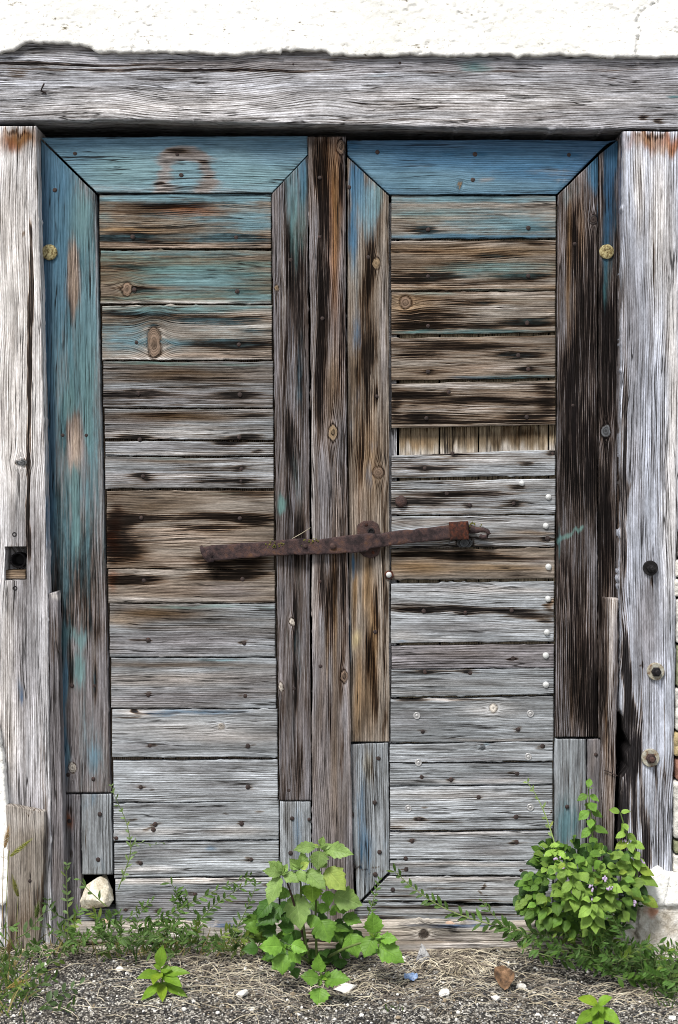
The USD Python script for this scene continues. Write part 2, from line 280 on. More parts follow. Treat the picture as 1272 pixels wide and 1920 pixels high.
    for (kx, ky, rx, ry, kc) in knots:
        a0, c0, ra, rc = (kx, ky, rx, ry) if horiz else (ky, kx, ry, rx)
        da, dc = (ax - a0), (ac - c0)
        push = np.sign(dc) * np.exp(-(da / (2.2 * ra)) ** 2) * np.exp(-np.abs(dc) / (2.2 * rc)) * rc * MPP * 1.0
        gk = gk - push
        q = np.sqrt((da / ra) ** 2 + (dc / rc) ** 2) * (1 + .5 * (fb(np.arctan2(dc, da) * 1.1 + 9, 0 * da, sd, 3, 2) - .5)); inn = q < 1
        gcon = np.where(q < 1.05, gcon * .45, gcon)
        gk = np.where(inn, q * rc * MPP * 0.9 + 3.0, gk); ga = np.where(inn, np.arctan2(dc, da) * .01, ga)
        m = sstep(1.08, .9, q)[:, None]; core = sstep(.55, .1, q)[:, None]
        kcol = {'n': (.21, .15, .11), 'd': (.035, .024, .018), 'g': (.28, .205, .125), 'w': (.60, .56, .50), 'b': (.10, .11, .12)}[kc]
        t = t * (1 - m * .9) + np.array(kcol) * m * .9; t = t * (1 - core * .5)
        rim = np.exp(-((q - 1.05) / .14) ** 2); dk = dk * (1 - m[:, 0]) + rim * (.35 + .8 * fb(px / 6, py / 6, sd, 9, 2))
        pn = pn * (1 - m[:, 0] * .9); relief = relief - m[:, 0] * .0012 + rim * .001
        halo = np.exp(-((q - 1.5) / .35) ** 2) * np.exp(-(dc / (1.6 * rc)) ** 2)
        t = t * (1 + .35 * halo[:, None])
    yy = y + relief + roundy(dv) + roundy(du)
    front = P(px, py, yy)
    gc = np.stack([ga, gk, np.full(len(px), sd * 1.37)], -1)
    patch = fb(ax / 95, ac / 26, sd * .63, 71, 4)
    gcon = np.clip(gcon * rng.uniform(.72, 1.08) * (.46 + 1.2 * sstep(.30, .64, patch)), 0, 1)
    t = t * (1.12 - .30 * sstep(.35, .7, fb(ax / 70, ac / 16, sd * .41, 75, 4)))[:, None]
    wear = np.stack([pn, dk, gcon], -1)
    idx = np.arange(nA * nV).reshape(nA, nV)
    a_, b_, c_, d_ = idx[:-1, :-1].ravel(), idx[1:, :-1].ravel(), idx[1:, 1:].ravel(), idx[:-1, 1:].ravel()
    keep = np.ones(len(a_), bool)
    if hole is not None:
        uc = (u[:-1] + u[1:]) / 2; vc = (v[:-1] + v[1:]) / 2
        inside = ((uc > hole[0]) & (uc < hole[1]))[:, None] & ((vc > hole[2]) & (vc < hole[3]))[None]
        keep = ~inside.ravel()
    q1 = np.stack([a_, b_, c_, d_], -1)[keep]
    # orientation: the front must face -y
    tri = front[q1[len(q1) // 2]]
    flip = np.cross(tri[1] - tri[0], tri[2] - tri[0])[1] > 0
    if flip: q1 = q1[:, ::-1]
    nf = vnorm(front, q1)
    loop = np.r_[idx[:, 0], idx[-1, 1:], idx[-2::-1, -1], idx[0, -2:0:-1]]
    vs, ns, at_ = [front], [nf], [np.arange(len(front))]
    fs = [q1]; o = len(front)
    def wall(lp, back, o, turn):
        m = len(lp); p0 = front[lp]; p1 = p0.copy(); p1[:, 1] = back
        # keep sides parallel to y
        vv = np.vstack([p0, p1]); i = np.arange(m); j = (i + 1) % m
        q = np.stack([i, i + m, j + m, j], -1)
        if turn: q = q[:, ::-1]
        return vv, q + o, vnorm(vv, q)
    vv, q, nn = wall(loop, y + thick, o, flip)
    vs.append(vv); ns.append(nn); fs.append(q); at_.append(np.r_[loop, loop]); o += len(vv)
    # back: one strip of quads
    m = len(front[idx[:, 0]])
    bk = np.vstack([front[idx[:, 0]], front[idx[:, -1]]]); bk[:, 1] = y + thick; i = np.arange(m - 1)
    qb = np.stack([i, i + m, i + m + 1, i + 1], -1)
    if flip: qb = qb[:, ::-1]
    vs.append(bk); ns.append(vnorm(bk, qb)); fs.append(qb + o); at_.append(np.r_[idx[:, 0], idx[:, -1]]); o += len(bk)
    if hole is not None:
        i0, i1 = np.searchsorted(u, hole[0]), np.searchsorted(u, hole[1]); j0, j1 = np.searchsorted(v, hole[2]), np.searchsorted(v, hole[3])
        hl = np.r_[idx[i0:i1, j0], idx[i1, j0:j1], idx[i1:i0:-1, j1], idx[i0, j1:j0:-1]]
        vv, q, nn = wall(hl, y + .075, o, not flip)
        vs.append(vv); ns.append(nn); fs.append(q); at_.append(np.r_[hl, hl]); o += len(vv)
        c = front[hl].copy(); c[:, 1] = y + .075; c = np.vstack([c, c.mean(0)]); mm = len(hl)
        q = np.stack([np.arange(mm), (np.arange(mm) + 1) % mm, np.full(mm, mm), np.full(mm, mm)], -1)
        vs.append(c); ns.append(np.tile([0, -1.0, 0], (len(c), 1))); fs.append(q + o); at_.append(np.r_[hl, hl[0]]); o += len(c)
    v3, n3, f3, ai = np.vstack(vs), np.vstack(ns), np.vstack(fs), np.concatenate(at_)
    f3 = np.vstack([f3[:, :3], f3[:, [0, 2, 3]]]); f3 = f3[(f3[:, 0] != f3[:, 1]) & (f3[:, 1] != f3[:, 2]) & (f3[:, 0] != f3[:, 2])]
    gcf = gc[ai].copy(); gcf[len(front):, 1] += (v3[len(front):, 1] - y) * .7
    return obj(name, v3, f3, WOOD, parent, n=n3, pv={'tint': t[ai], 'pcol': pc[ai], 'wear': wear[ai], 'gc': gcf}, label=label)
def nail(parent, px, py, y, r=4.2, name='nail', mat=None, seed=None):
    r = r * MPP
    c = P(px, py, y)
    v, f = lathe([(r * 1.02, .002), (r, -.0006), (r * .8, -.0019), (r * .35, -.0026)], c, 9, .07, int(px * 7 + py))
    return obj(name, v, f, mat or NAIL, parent, smooth=40)

# ------------------------------------------------------------------ ground
def graded(fine0, fine1, step, far):
    a = list(np.arange(fine0, fine1 + step / 2, step)); s = step
    lo, hi = [fine0], [fine1]
    while lo[-1] > -far: s *= 1.35; lo.append(lo[-1] - s)
    s = step
    while hi[-1] < far: s *= 1.35; hi.append(hi[-1] + s)
    return np.array(lo[:0:-1] + a + hi[1:])
def ground_z(x, y):
    x, y = np.asarray(x, float), np.asarray(y, float)
    near = np.exp(-np.maximum(np.abs(x) - 1.6, 0) / 2) * np.exp(-np.maximum(-y - 1.0, 0) / 2) * (y < .6)
    z = near * ((fb(x * 3.2, y * 3.2, 0, 3, 4) - .5) * .045 + (fb(x * 26, y * 26, 0, 8, 3) - .5) * .012) - .012
    z += .020 * np.exp(-((y + .05) / .08) ** 2) * near * fb(x * 6, 0 * x, 3, 14, 3) - .014 * near
    z += .010 * np.exp(-((x - .20) / .16) ** 2 - ((y + .10) / .10) ** 2)             # litter heaped before the sill
    return z
gx, gy = graded(-1.35, 1.35, .009, 150), graded(-1.0, .14, .009, 150)
X, Y = np.meshgrid(gx, gy, indexing='ij')
V = np.stack([X, Y, ground_z(X, Y)], -1).reshape(-1, 3); I = np.arange(len(V)).reshape(len(gx), len(gy))
Q = np.stack([I[:-1, :-1], I[1:, :-1], I[1:, 1:], I[:-1, 1:]], -1).reshape(-1, 4)
GROUND = usdkit.material(stage, '/World/Looks/gravelly_asphalt', {
    'geo': ('geometry', {}), 'v': ('voronoi_texture', {'scale': 210.0, 'randomness': 1.0}), 'sep': ('separate_color', {}),
    'r': ('rgb_ramp', {'ramp': [(0.0, (.016, .016, .017)), (0.30, (.05, .048, .047)), (0.52, (.11, .105, .10)), (0.72, (.25, .24, .225)), (0.88, (.5, .49, .46)), (1.0, (.70, .69, .66))]}),
    'n': ('noise_texture', {'scale': 7.0, 'detail': 6.0, 'roughness': 0.65}), 'nr': ('rgb_ramp', {'ramp': [(0.32, (.62, .57, .50)), (0.5, (.95, .92, .87)), (0.7, (1.35, 1.34, 1.32))]}),
    'm': ('mix', {'mix_type': 'multiply', 'fac': 1.0}), 'e': ('rgb_ramp', {'ramp': [(0.2, (1, 1, 1)), (0.75, (.18, .17, .16))]}), 'm2': ('mix', {'mix_type': 'multiply', 'fac': 0.75}),
    'ds': ('math', {'math_type': 'multiply', 'value2': -1.0}), 'b': ('bump', {'strength': 0.9, 'distance': 0.004}), 'p': ('principled_bsdf', {'roughness': 0.9, 'specular_ior_level': 0.2})},
    [('geo.position', 'v.vector'), ('geo.position', 'n.vector'), ('v.color', 'sep.color'), ('sep.r', 'r.fac'), ('n.fac', 'nr.fac'), ('r.color', 'm.color1'), ('nr.color', 'm.color2'),
     ('v.distance', 'e.fac'), ('m.color', 'm2.color1'), ('e.color', 'm2.color2'), ('m2.color', 'p.base_color'), ('v.distance', 'ds.value1'), ('ds.value', 'b.height'), ('b.normal', 'p.normal')], surface='p.BSDF')
tag(obj('ground', V, Q, GROUND, n=vnorm(V, Q)), kind='structure')

# ------------------------------------------------------------------ house wall
import shapely
from shapely.geometry import Polygon, Point
from scipy.spatial import Delaunay
def sheet(poly, step, y, thick, relief, bevel=.004):
    """plaster sheet: polygon in photo pixels, front face displaced by relief(px, py, rim distance in m), sides run back by thick"""
    poly = Polygon(poly) if not isinstance(poly, Polygon) else poly
    s = step / MPP; e = bevel / MPP
    ring = lambda g, d: [] if g.is_empty else [np.array(shapely.segmentize(k.exterior, d).coords)[:-1] for k in getattr(g, 'geoms', [g]) if not k.is_empty]
    edge = ring(poly, s * .5)[0]
    pts = [edge] + ring(poly.buffer(-.35 * e), s * .6) + ring(poly.buffer(-e), s * .8)
    x0, y0, x1, y1 = poly.bounds; rng = np.random.default_rng(5)
    g = np.stack(np.meshgrid(np.arange(x0, x1, s), np.arange(y0, y1, s), indexing='ij'), -1).reshape(-1, 2); g += rng.uniform(-.3, .3, g.shape) * s
    inner = poly.buffer(-e - .5 * s); g = g[shapely.contains_xy(inner, g[:, 0], g[:, 1])]
    p = np.vstack(pts + [g]); d = Delaunay(p).simplices
    c = p[d].mean(1); d = d[shapely.contains_xy(poly, c[:, 0], c[:, 1])]
    ar = np.cross(np.c_[p[d[:, 1]] - p[d[:, 0]], np.zeros(len(d))], np.c_[p[d[:, 2]] - p[d[:, 0]], np.zeros(len(d))])[:, 2]
    d = d[np.abs(ar) > 1e-6]; ar = ar[np.abs(ar) > 1e-6]; d = np.where((ar > 0)[:, None], d, d[:, ::-1])    # y runs down in pixels
    rim = shapely.distance(poly.exterior, shapely.points(p)) * MPP
    yy = y + relief(p[:, 0], p[:, 1], rim) + np.where(rim < bevel, bevel - np.sqrt(np.maximum(bevel ** 2 - (bevel - rim) ** 2, 0)), 0)
    v = P(p[:, 0], p[:, 1], yy)
    f = d if np.cross(v[d[0, 1]] - v[d[0, 0]], v[d[0, 2]] - v[d[0, 0]])[1] < 0 else d[:, ::-1]
    n = len(edge); w = np.vstack([v[:n], v[:n]]); w[n:, 1] = y + thick; i = np.arange(n); j = (i + 1) % n
    q = np.stack([i, j, j + n, i + n], -1); cen = v[:n].mean(0)
    nn = np.cross(w[q[0, 1]] - w[q[0, 0]], w[q[0, 2]] - w[q[0, 0]]);
    sgn = shapely.LinearRing(edge).is_ccw
    q = q if not sgn else q[:, ::-1]
    q = np.vstack([q[:, :3], q[:, [0, 2, 3]]])
    return np.vstack([v, w]), np.vstack([f, q + len(v)]), np.vstack([vnorm(v, f), vnorm(w, q)])
PLASTER = usdkit.material(stage, '/World/Looks/white_plaster', {
    'geo': ('geometry', {}), 'n': ('noise_texture', {'scale': 95.0, 'detail': 9.0, 'roughness': 0.76}), 'r': ('rgb_ramp', {'ramp': [(0.315, (.14, .12, .095)), (0.355, (.48, .46, .41)), (0.40, (.79, .788, .765)), (0.55, (.825, .823, .805)), (0.7, (.845, .845, .83))]}),
    'map': ('mapping', {'scale': (1.0, 1.0, 2.6), 'rotation': (0, 0.5, 0)}), 'n2': ('noise_texture', {'scale': 24.0, 'detail': 7.0, 'roughness': 0.68}), 'r2': ('rgb_ramp', {'ramp': [(0.31, (.16, .14, .10)), (0.34, (.55, .52, .46)), (0.37, (1, 1, 1))]}),
    'big': ('noise_texture', {'scale': 3.0, 'detail': 3.0}), 'rb': ('rgb_ramp', {'ramp': [(0.32, (.92, .92, .90)), (0.52, (1, 1, 1)), (0.7, (1, 1, 1))]}),
    'm': ('mix', {'mix_type': 'multiply', 'fac': 1.0}), 'm2': ('mix', {'mix_type': 'multiply', 'fac': 1.0}), 'n3': ('noise_texture', {'scale': 260.0, 'detail': 4.0}), 'ad': ('math', {'math_type': 'multiply_add', 'value2': 0.4}),
    'b': ('bump', {'strength': 0.7, 'distance': 0.003}), 'p': ('principled_bsdf', {'roughness': 0.92, 'specular_ior_level': 0.15})},
    [('geo.position', 'n.vector'), ('geo.position', 'map.vector'), ('map.vector', 'n2.vector'), ('geo.position', 'big.vector'), ('geo.position', 'n3.vector'), ('n.fac', 'r.fac'), ('n2.fac', 'r2.fac'), ('big.fac', 'rb.fac'),
     ('r.color', 'm.color1'), ('r2.color', 'm.color2'), ('m.color', 'm2.color1'), ('rb.color', 'm2.color2'), ('m2.color', 'p.base_color'), ('n3.fac', 'ad.value1'), ('n.fac', 'ad.value3'), ('ad.value', 'b.height'), ('b.normal', 'p.normal')], surface='p.BSDF')
DARKROOM = noisy('soot_dark_wall', [(0.3, (.03, .028, .026)), (0.7, (.06, .055, .05))], 8)
def prel(px, py, rim):
    z = -(fb(px / 50, py / 40, 1, 61, 4) - .5) * .0045 - (fb(px / 8, py / 6, 2, 63, 3) - .5) * .0024
    pit = sstep(.64, .78, fb(px / 10, py / 6, 4, 67, 4)) * sstep(.42, .66, fb(px / 130, py / 50, 6, 68, 3)); z += pit * .003
    # the hairline crack at the right
    cx = np.interp(py, [0, 14, 30, 60, 110], [1240, 1214, 1196, 1199, 1194]) + (fb(py / 8, 0 * py, 1, 71, 2) - .5) * 8
    z += np.where(np.abs(px - cx) < 2.2, .006, 0)
    return z
house = thing('house_wall', 'white roughcast house wall framing the old double door', 'wall')
top = [(-60, -40), (1332, -40), (1332, 108), (1272, 107), (1240, 106), (1196, 108), (1150, 107), (1100, 105), (1040, 103), (984, 104), (970, 110), (960, 103), (900, 103), (840, 105), (770, 102), (700, 104), (652, 104), (636, 101), (622, 103), (612, 95), (575, 93), (530, 93), (526, 100), (480, 100), (420, 103), (330, 98), (250, 99), (184, 97), (172, 89), (150, 83), (100, 80), (60, 78), (40, 82), (25, 92), (0, 97), (-60, 100)]
rng = np.random.default_rng(2)
tp = Polygon(top); co = np.array(shapely.segmentize(tp.exterior, 5).coords)[:-1]; low = (co[:, 1] > 60) & (np.abs(co[:, 0] - 636) < 690)
co[low, 1] += (fb(co[low, 0] / 14, 0 * co[low, 0], 1, 3, 4) - .5) * 8
v, f, n = sheet(Polygon(co), .0042, -.016, .03, prel, .006)
obj('plaster_coat', v, f, PLASTER, house, n=n)
lo = [(-60, 1330), (-6, 1350), (3, 1400), (9, 1440), (13, 1500), (16, 1560), (18, 1620), (20, 1668), (14, 1692), (4, 1700), (-10, 1690), (-60, 1700)]
lo = np.array(shapely.segmentize(Polygon(lo).exterior, 5).coords)[:-1]; lo[:, 0] += (fb(lo[:, 1] / 10, lo[:, 0] / 10, 2, 5, 3) - .5) * 5
v, f, n = sheet(Polygon(lo), .004, -.022, .06, prel, .006); obj('plaster_patch', v, f, PLASTER, house, n=n)
# foot of the wall at the right: a cracked white patch above a worn, browner course
up = [(1196, 1699), (1199, 1664), (1207, 1652), (1216, 1652), (1226, 1640), (1241, 1631), (1252, 1640), (1268, 1645), (1330, 1640), (1330, 1699)]
up = np.array(shapely.segmentize(Polygon(up).exterior, 4).coords)[:-1]; up[:, 1] += (fb(up[:, 0] / 6, up[:, 1] / 6, 2, 15, 3) - .5) * 6
def urel(px, py, rim):
    cx = np.interp(py, [1620, 1645, 1665, 1700], [1262, 1258, 1255, 1246])
    return prel(px, py, rim) * .6 + np.where(np.abs(px - cx) < 1.6, .005, 0)
v, f, n = sheet(Polygon(up), .0035, -.050, .09, urel, .006); obj('plaster_patch', v, f, PLASTER, house, n=n)
FOOT = usdkit.material(stage, '/World/Looks/worn_mortar', {
    'geo': ('geometry', {}), 'n': ('noise_texture', {'scale': 26.0, 'detail': 8.0, 'roughness': 0.7}), 'r': ('rgb_ramp', {'ramp': [(0.30, (.10, .085, .065)), (0.40, (.38, .34, .28)), (0.48, (.52, .48, .42)), (0.58, (.66, .64, .60)), (0.72, (.76, .75, .72))]}),
    'n2': ('noise_texture', {'scale': 10.0, 'detail': 3.0}), 'r2': ('map_range', {'from_min': 0.68, 'from_max': 0.74, 'to_max': 0.8, 'clamp': True}), 'm': ('mix', {'mix_type': 'mix', 'color2': (.42, .17, .09)}),
    'n3': ('noise_texture', {'scale': 240.0, 'detail': 4.0}), 'ad': ('math', {'math_type': 'multiply_add', 'value2': 0.4}), 'b': ('bump', {'strength': 0.9, 'distance': 0.006}), 'p': ('principled_bsdf', {'roughness': 0.92, 'specular_ior_level': 0.15})},
    [('geo.position', 'n.vector'), ('geo.position', 'n2.vector'), ('geo.position', 'n3.vector'), ('n.fac', 'r.fac'), ('n2.fac', 'r2.value'), ('r2.result', 'm.fac'), ('r.color', 'm.color1'), ('m.color', 'p.base_color'), ('n3.fac', 'ad.value1'), ('n.fac', 'ad.value3'), ('ad.value', 'b.height'), ('b.normal', 'p.normal')], surface='p.BSDF')
ft = [(1128, 1815), (1130, 1760), (1137, 1742), (1160, 1724), (1172, 1708), (1197, 1694), (1330, 1694), (1330, 1840), (1128, 1840)]
ft = np.array(shapely.segmentize(Polygon(ft).exterior, 5).coords)[:-1]; ft[:, 1] += (fb(ft[:, 0] / 9, ft[:, 1] / 9, 2, 25, 3) - .5) * 7
v, f, n = sheet(Polygon(ft), .0045, -.036, .07, lambda a, b, r: prel(a, b, r) * 1.5, .010); obj('wall_foot', v, f, FOOT, house, n=n)
# stones that show past the edge of the right jamb
STONES = [('pale', (.55, .54, .50)), ('ochre', (.38, .30, .16)), ('brick_red', (.24, .12, .085)), ('mossy', (.20, .21, .13))]
SM = {k: noisy(k + '_stone', [(0.3, tuple(c * .55 for c in rgb)), (0.5, rgb), (0.7, tuple(min(c * 1.3, .8) for c in rgb))], 40, bump=.7, dist=.004) for k, rgb in STONES}
for (y0, y1, x0, k) in [(960, 1046, 1274, 'pale'), (1050, 1082, 1267, 'pale'), (1086, 1118, 1265, 'pale'), (1124, 1206, 1269, 'pale'), (1210, 1288, 1270, 'mossy'), (1292, 1370, 1268, 'pale'), (1374, 1418, 1265, 'ochre'), (1424, 1462, 1268, 'brick_red'), (1466, 1572, 1264, 'pale'), (1578, 1600, 1265, 'mossy'), (1604, 1638, 1263, 'pale')]:
    pl = Polygon([(x0, y0), (1330, y0), (1330, y1), (x0, y1)]).buffer(-4).buffer(4, quad_segs=3)
    v, f, n = sheet(pl, .007, -.004, .07, lambda a, b, r: -(fb(a / 20, b / 16, k.__hash__() % 1 + 3, 5, 3) - .5) * .02, .008)
    obj('stone', v, f, SM[k], house, n=n)
# the rest of the wall round the opening, beyond the frame of the photograph, and a dark store room behind the door
def box3(x0, x1, y0, y1, z0, z1):
    b = trimesh.creation.box((x1 - x0, y1 - y0, z1 - z0)); b.apply_translation(((x0 + x1) / 2, (y0 + y1) / 2, (z0 + z1) / 2)); return np.array(b.vertices), np.array(b.faces)
zt = P(0, -40, -.016)[2]; xl, xr = P(-60, 0, -.016)[0], P(1332, 0, -.016)[0]
for (a, b, c, d) in ((-4, 4, zt, 3.6), (-4, xl, -.1, zt), (xr, 4, -.1, zt)):
    v, f = box3(a, b, -.016, .35, c, d); obj('wall_block', v, f, PLASTER, house)
room = [box3(-1.5, 1.5, 1.40, 1.45, -.1, zt), box3(-1.5, -1.45, .35, 1.40, -.1, zt), box3(1.45, 1.5, .35, 1.40, -.1, zt), box3(-1.5, 1.5, .35, 1.45, zt, zt + .05), box3(xl, xr, .02, .35, zt - .15, zt)]
v, f = merge(room); obj('store_room', v, f, DARKROOM, house)

# ------------------------------------------------------------------ door frame
frame = thing('door_frame', 'weathered grey timber frame of heavy lintel and two posts around the double door', 'door frame')
S = strokes
lint = dict(t='li', gs=1.25, ga=1.6, u=.08, wave=.05, b=.12, d=.18, s=S('''B 90 92 110 10 .35;B 580 98 60 6 .4;W 900 190 300 30 .45;W 300 200 300 30 .5;K 640 120 600 14 .55;B 420 118 200 10 .3;E 885 118 55 18 .75;T 905 128 45 14 .5;C 700 135 60 10 .35;E 720 142 40 6 .4
 D 130 121 200 3.0 1.6;D 330 131 300 3.2 1.7;D 20 118 90 3 1.0;D 900 134 200 3 .7;D 1150 130 80 3 .8;D 760 225 400 5 .5;D 30 140 30 8 .8;L 15 145 25 8 .4;D 1145 150 14 7 .8;D 1215 219 9 7 1.1;D 1243 226 8 6 1.0;E 1262 182 20 4 .8;D 640 110 300 4 .6;K 1120 220 150 20 .35;W 620 228 500 9 .35
 D 800 165 60 4 .5;D 860 172 50 3 .6;K 1180 140 110 30 .5;D 180 172 50 2.5 .5;D 330 150 60 2.5 .5;I 905 240 300 4 .3'''))
board('lintel', frame, [(-70, 66), (100, 66), (400, 70), (700, 72), (1000, 74), (1342, 76)], [(-70, 225), (0, 227), (200, 224), (330, 226), (460, 229), (640, 233), (760, 236), (790, 238), (900, 239), (1000, 240), (1130, 242), (1272, 243), (1342, 244)], True, 0.0, .30, lint, edge=1.5, bevel=5)
# vertical posts
lj = dict(t='vl', u=.05, g=.85, d=.10, wave=.03, s=S('''W 20 500 70 300 .9;W 30 800 60 200 .8;N 34 262 34 18 .8;O 30 258 34 12 .9;R 20 270 16 14 .8;O 50 252 20 14 .9;D 30 248 40 5 .9
 K 55 1010 40 120 .7;K 40 1250 50 220 .75;W 10 1250 18 200 .6;W 12 1400 24 100 .7;D 58 560 4 130 2.2;D 55 720 3.6 120 2;D 52 900 3.6 120 2;D 54 1000 4 60 1.6;D 72 720 3 60 .5;L 88 800 6 330 .9;L 82 450 4 250 .5
 L 34 1290 8 45 .55;I 40 1310 5 30 .6;L 55 1395 8 60 .4;I 80 1200 5 60 .4;L 38 1440 14 60 .3;D 30 1470 18 40 .5;D 78 1420 6 80 .6;D 85 1560 8 120 .8;D 45 438 8 7 .8;D 20 345 4 6 .5;D 60 438 3 10 .6;K 60 1560 40 120 .8;D 14 1020 40 5 .6;D 40 868 22 5 .4;D 45 855 4 18 .4'''))
X = lambda y: np.interp(y, [240, 480, 700, 1000, 1500, 1790], [67, 75, 81, 88, 95, 97])
ys = [236, 480, 700, 850, 1000, 1200, 1350, 1500, 1650, 1795]
LJ0 = lambda y: np.interp(y, [236, 1350, 1450, 1795], [-62, -62, -50, -20])
H0, H1 = (1024 - 236) / (1795 - 236), (1088 - 236) / (1795 - 236)
board('jamb', frame, [(LJ0(y), y) for y in ys], [(X(y), y) for y in ys], False, .001, .28, lj, edge=1.3, bevel=3, label='bleached left post with a square lock hole', hole=(H0, H1, (8 + 62) / (88 + 62), (49 + 62) / (88 + 62)), knots=[(40, 868, 9, 7, 'b')])
rj = dict(t='jb', u=.08, g=.9, d=.12, wave=.035, s=S('''R 1235 264 50 14 1;O 1212 258 24 14 .9;R 1262 274 20 14 1;O 1245 280 24 8 .7;D 1225 251 50 8 .9;D 1172 300 8 60 .5;I 1172 420 7 200 .5;W 1235 420 20 160 .75;W 1200 350 10 100 .7;W 1262 700 14 300 .8;W 1255 1000 16 150 .5;K 1190 620 18 170 .6;K 1215 1180 30 120 .75;K 1190 850 16 120 .5
 D 1170 540 6 90 .5;B 1172 560 8 140 .4;D 1172 760 7 140 .9;D 1170 930 9 120 1.0;D 1182 915 4 14 .8;D 1168 1060 7 90 .9;D 1172 1180 6 60 .9;D 1176 1260 5 60 .9;D 1180 1330 8 50 1.1;D 1180 1395 14 60 1.5;D 1188 1430 8 40 1.2;D 1174 1500 8 70 1.6;D 1190 1540 5 90 1.8;D 1205 1510 5 50 1.2;D 1213 1580 8 60 1.7;D 1206 1625 12 30 1.6;D 1168 1600 8 80 1.5;D 1185 1350 14 30 1.4;D 1200 1415 6 40 1.5;D 1172 1230 8 50 1.3;D 1180 1290 6 50 1.2;D 1236 1450 18 22 .55;D 1228 500 2.4 60 1.1;D 1222 1095 4 16 .9;D 1201 1246 7 3 1.0;D 1203 1300 1.6 120 .8;D 1245 1380 1.6 160 .7;D 1230 1480 2 110 .8;D 1188 1650 20 20 .7;W 1200 1640 40 14 .3;K 1240 1540 20 90 .4'''))
ys = [246, 400, 600, 800, 1000, 1110, 1180, 1260, 1330, 1345, 1375, 1400, 1415, 1440, 1460, 1520, 1600, 1660, 1720]
xs = [1169, 1168, 1166, 1165, 1164, 1161, 1167, 1163, 1165, 1171, 1175, 1184, 1177, 1178, 1167, 1166, 1163, 1160, 1158]
RJ1 = lambda y: np.interp(y, [246, 960, 1000, 1280, 1600, 1720], [1335, 1290, 1270, 1266, 1261, 1258])
board('jamb', frame, list(zip(xs, ys)), [(RJ1(y), y) for y in ys], False, .002, .28, rj, edge=1.6, bevel=6, label='grey right post with bolts and a rotted notch', knots=[])
# inner rebate strip between right post and leaf
board('stop_strip', frame, [(1161, 256), (1161, 700), (1159, 1000), (1157, 1334)], [(1196, 256), (1196, 700), (1194, 1000), (1192, 1334)], False, .034, .05, dict(t='dk', d=.7, b=.3, s=S('I 1168 350 12 200 .7;W 1170 900 3 200 .4')), edge=1)
board('stop_strip', frame, [(58, 244), (60, 700), (64, 1000), (70, 1400), (74, 1780)], [(73, 244), (80, 700), (90, 1000), (98, 1400), (102, 1780)], False, .052, .03, dict(t='dk', d=.8, s=S('I 74 420 8 200 .6')), edge=1)
# short battens nailed to the foot of the posts
bl = dict(t='md', u=.35, g=.7, d=.25, s=S('K 100 1400 20 300 .5;D 100 1200 14 60 .5;B 105 1640 14 60 .3;W 104 1115 12 6 .6'))
board('batten', frame, [(85, 1114), (88, 1300), (90, 1500), (95, 1700), (97, 1800)], [(108, 1110), (112, 1300), (118, 1500), (122, 1700), (125, 1800)], False, .006, .046, bl, edge=.8)
br_ = dict(t='md', u=.7, d=.5, b=.15, s=S('W 1150 1135 10 24 .6;W 1146 1200 5 120 .5;G 1138 1380 2 70 .8;N 1145 1500 10 80 .5;D 1133 1260 8 120 .6'))
board('batten', frame, [(1134, 1121), (1133, 1250), (1130, 1400), (1128, 1500), (1126, 1640)], [(1160, 1123), (1159, 1250), (1156, 1400), (1154, 1500), (1151, 1640)], False, .014, .036, br_, edge=1.2)
nl = tube(P([1133, 1146, 1158], [1444, 1449, 1455], .008), .0016, 6); obj('nail', *nl, NAIL, frame, smooth=True)
pb = dict(t='wm', u=.1, g=.45, d=.2, b=.15, s=S('W 50 1535 50 22 .4;D 60 1700 40 50 .5;B 40 1730 40 30 .6;D 82 1660 4 100 .6;D 60 1522 20 3 .9'))
board('patch_board', frame, [(11, 1509), (14, 1600), (14, 1700), (16, 1790)], [(84, 1522), (82, 1600), (80, 1700), (70, 1790)], False, -.024, .024, pb, edge=1.2)
nail(frame, 56, 1652, -.024, 3.4)
# threshold: two long timbers
th = dict(t='si', u=.05, d=.3, b=.15, s=S('W 250 1752 160 10 .8;W 450 1745 80 12 .6;I 850 1736 130 6 .9;W 880 1739 25 5 .9;I 420 1737 60 5 .8;G 700 1755 70 10 .4;W 850 1758 150 8 .5;D 600 1755 80 14 .7;D 200 1768 200 4 .8'))
board('threshold', frame, [(100, 1736), (300, 1735), (520, 1736), (700, 1733), (860, 1733), (1130, 1738)], [(100, 1771), (300, 1769), (520, 1767), (700, 1765), (860, 1765), (1130, 1766)], True, .012, .14, th, edge=1.8, bevel=5, knots=[(795, 1750, 9, 9, 'd')])
board('threshold', frame, [(100, 1776), (400, 1775), (700, 1769), (900, 1768), (1130, 1770)], [(100, 1815), (400, 1815), (700, 1810), (900, 1810), (1130, 1812)], True, -.004, .16, dict(t='si', u=.05, d=.4, b=.5, s=S('W 860 1774 150 6 .9;D 880 1795 200 12 .8;B 900 1787 160 5 .7')), edge=2, bevel=5)
for x, y, r in [(840, 118, 3), (640, 120, 2)]: nail(frame, x - 90, y, .001, r)
for pts in [[(83, 156), (79, 164), (77, 170), (84, 173), (90, 175)]]:
    v, f = tube(P([p[0] for p in pts], [p[1] for p in pts], [-.022, -.014, -.006, -.004, .004]), .0022, 7); obj('bent_nail', v, f, NAIL, frame, smooth=True)
for x, y in [(27, 1002), (28, 1103)]:
    v, f = lathe([(.0066, .004), (.0062, -.0007), (.004, -.0004), (.003, .001)], P(x, y, .001), 12); obj('screw_hole_plug', v, f, BLACK_IRON, frame, smooth=40)
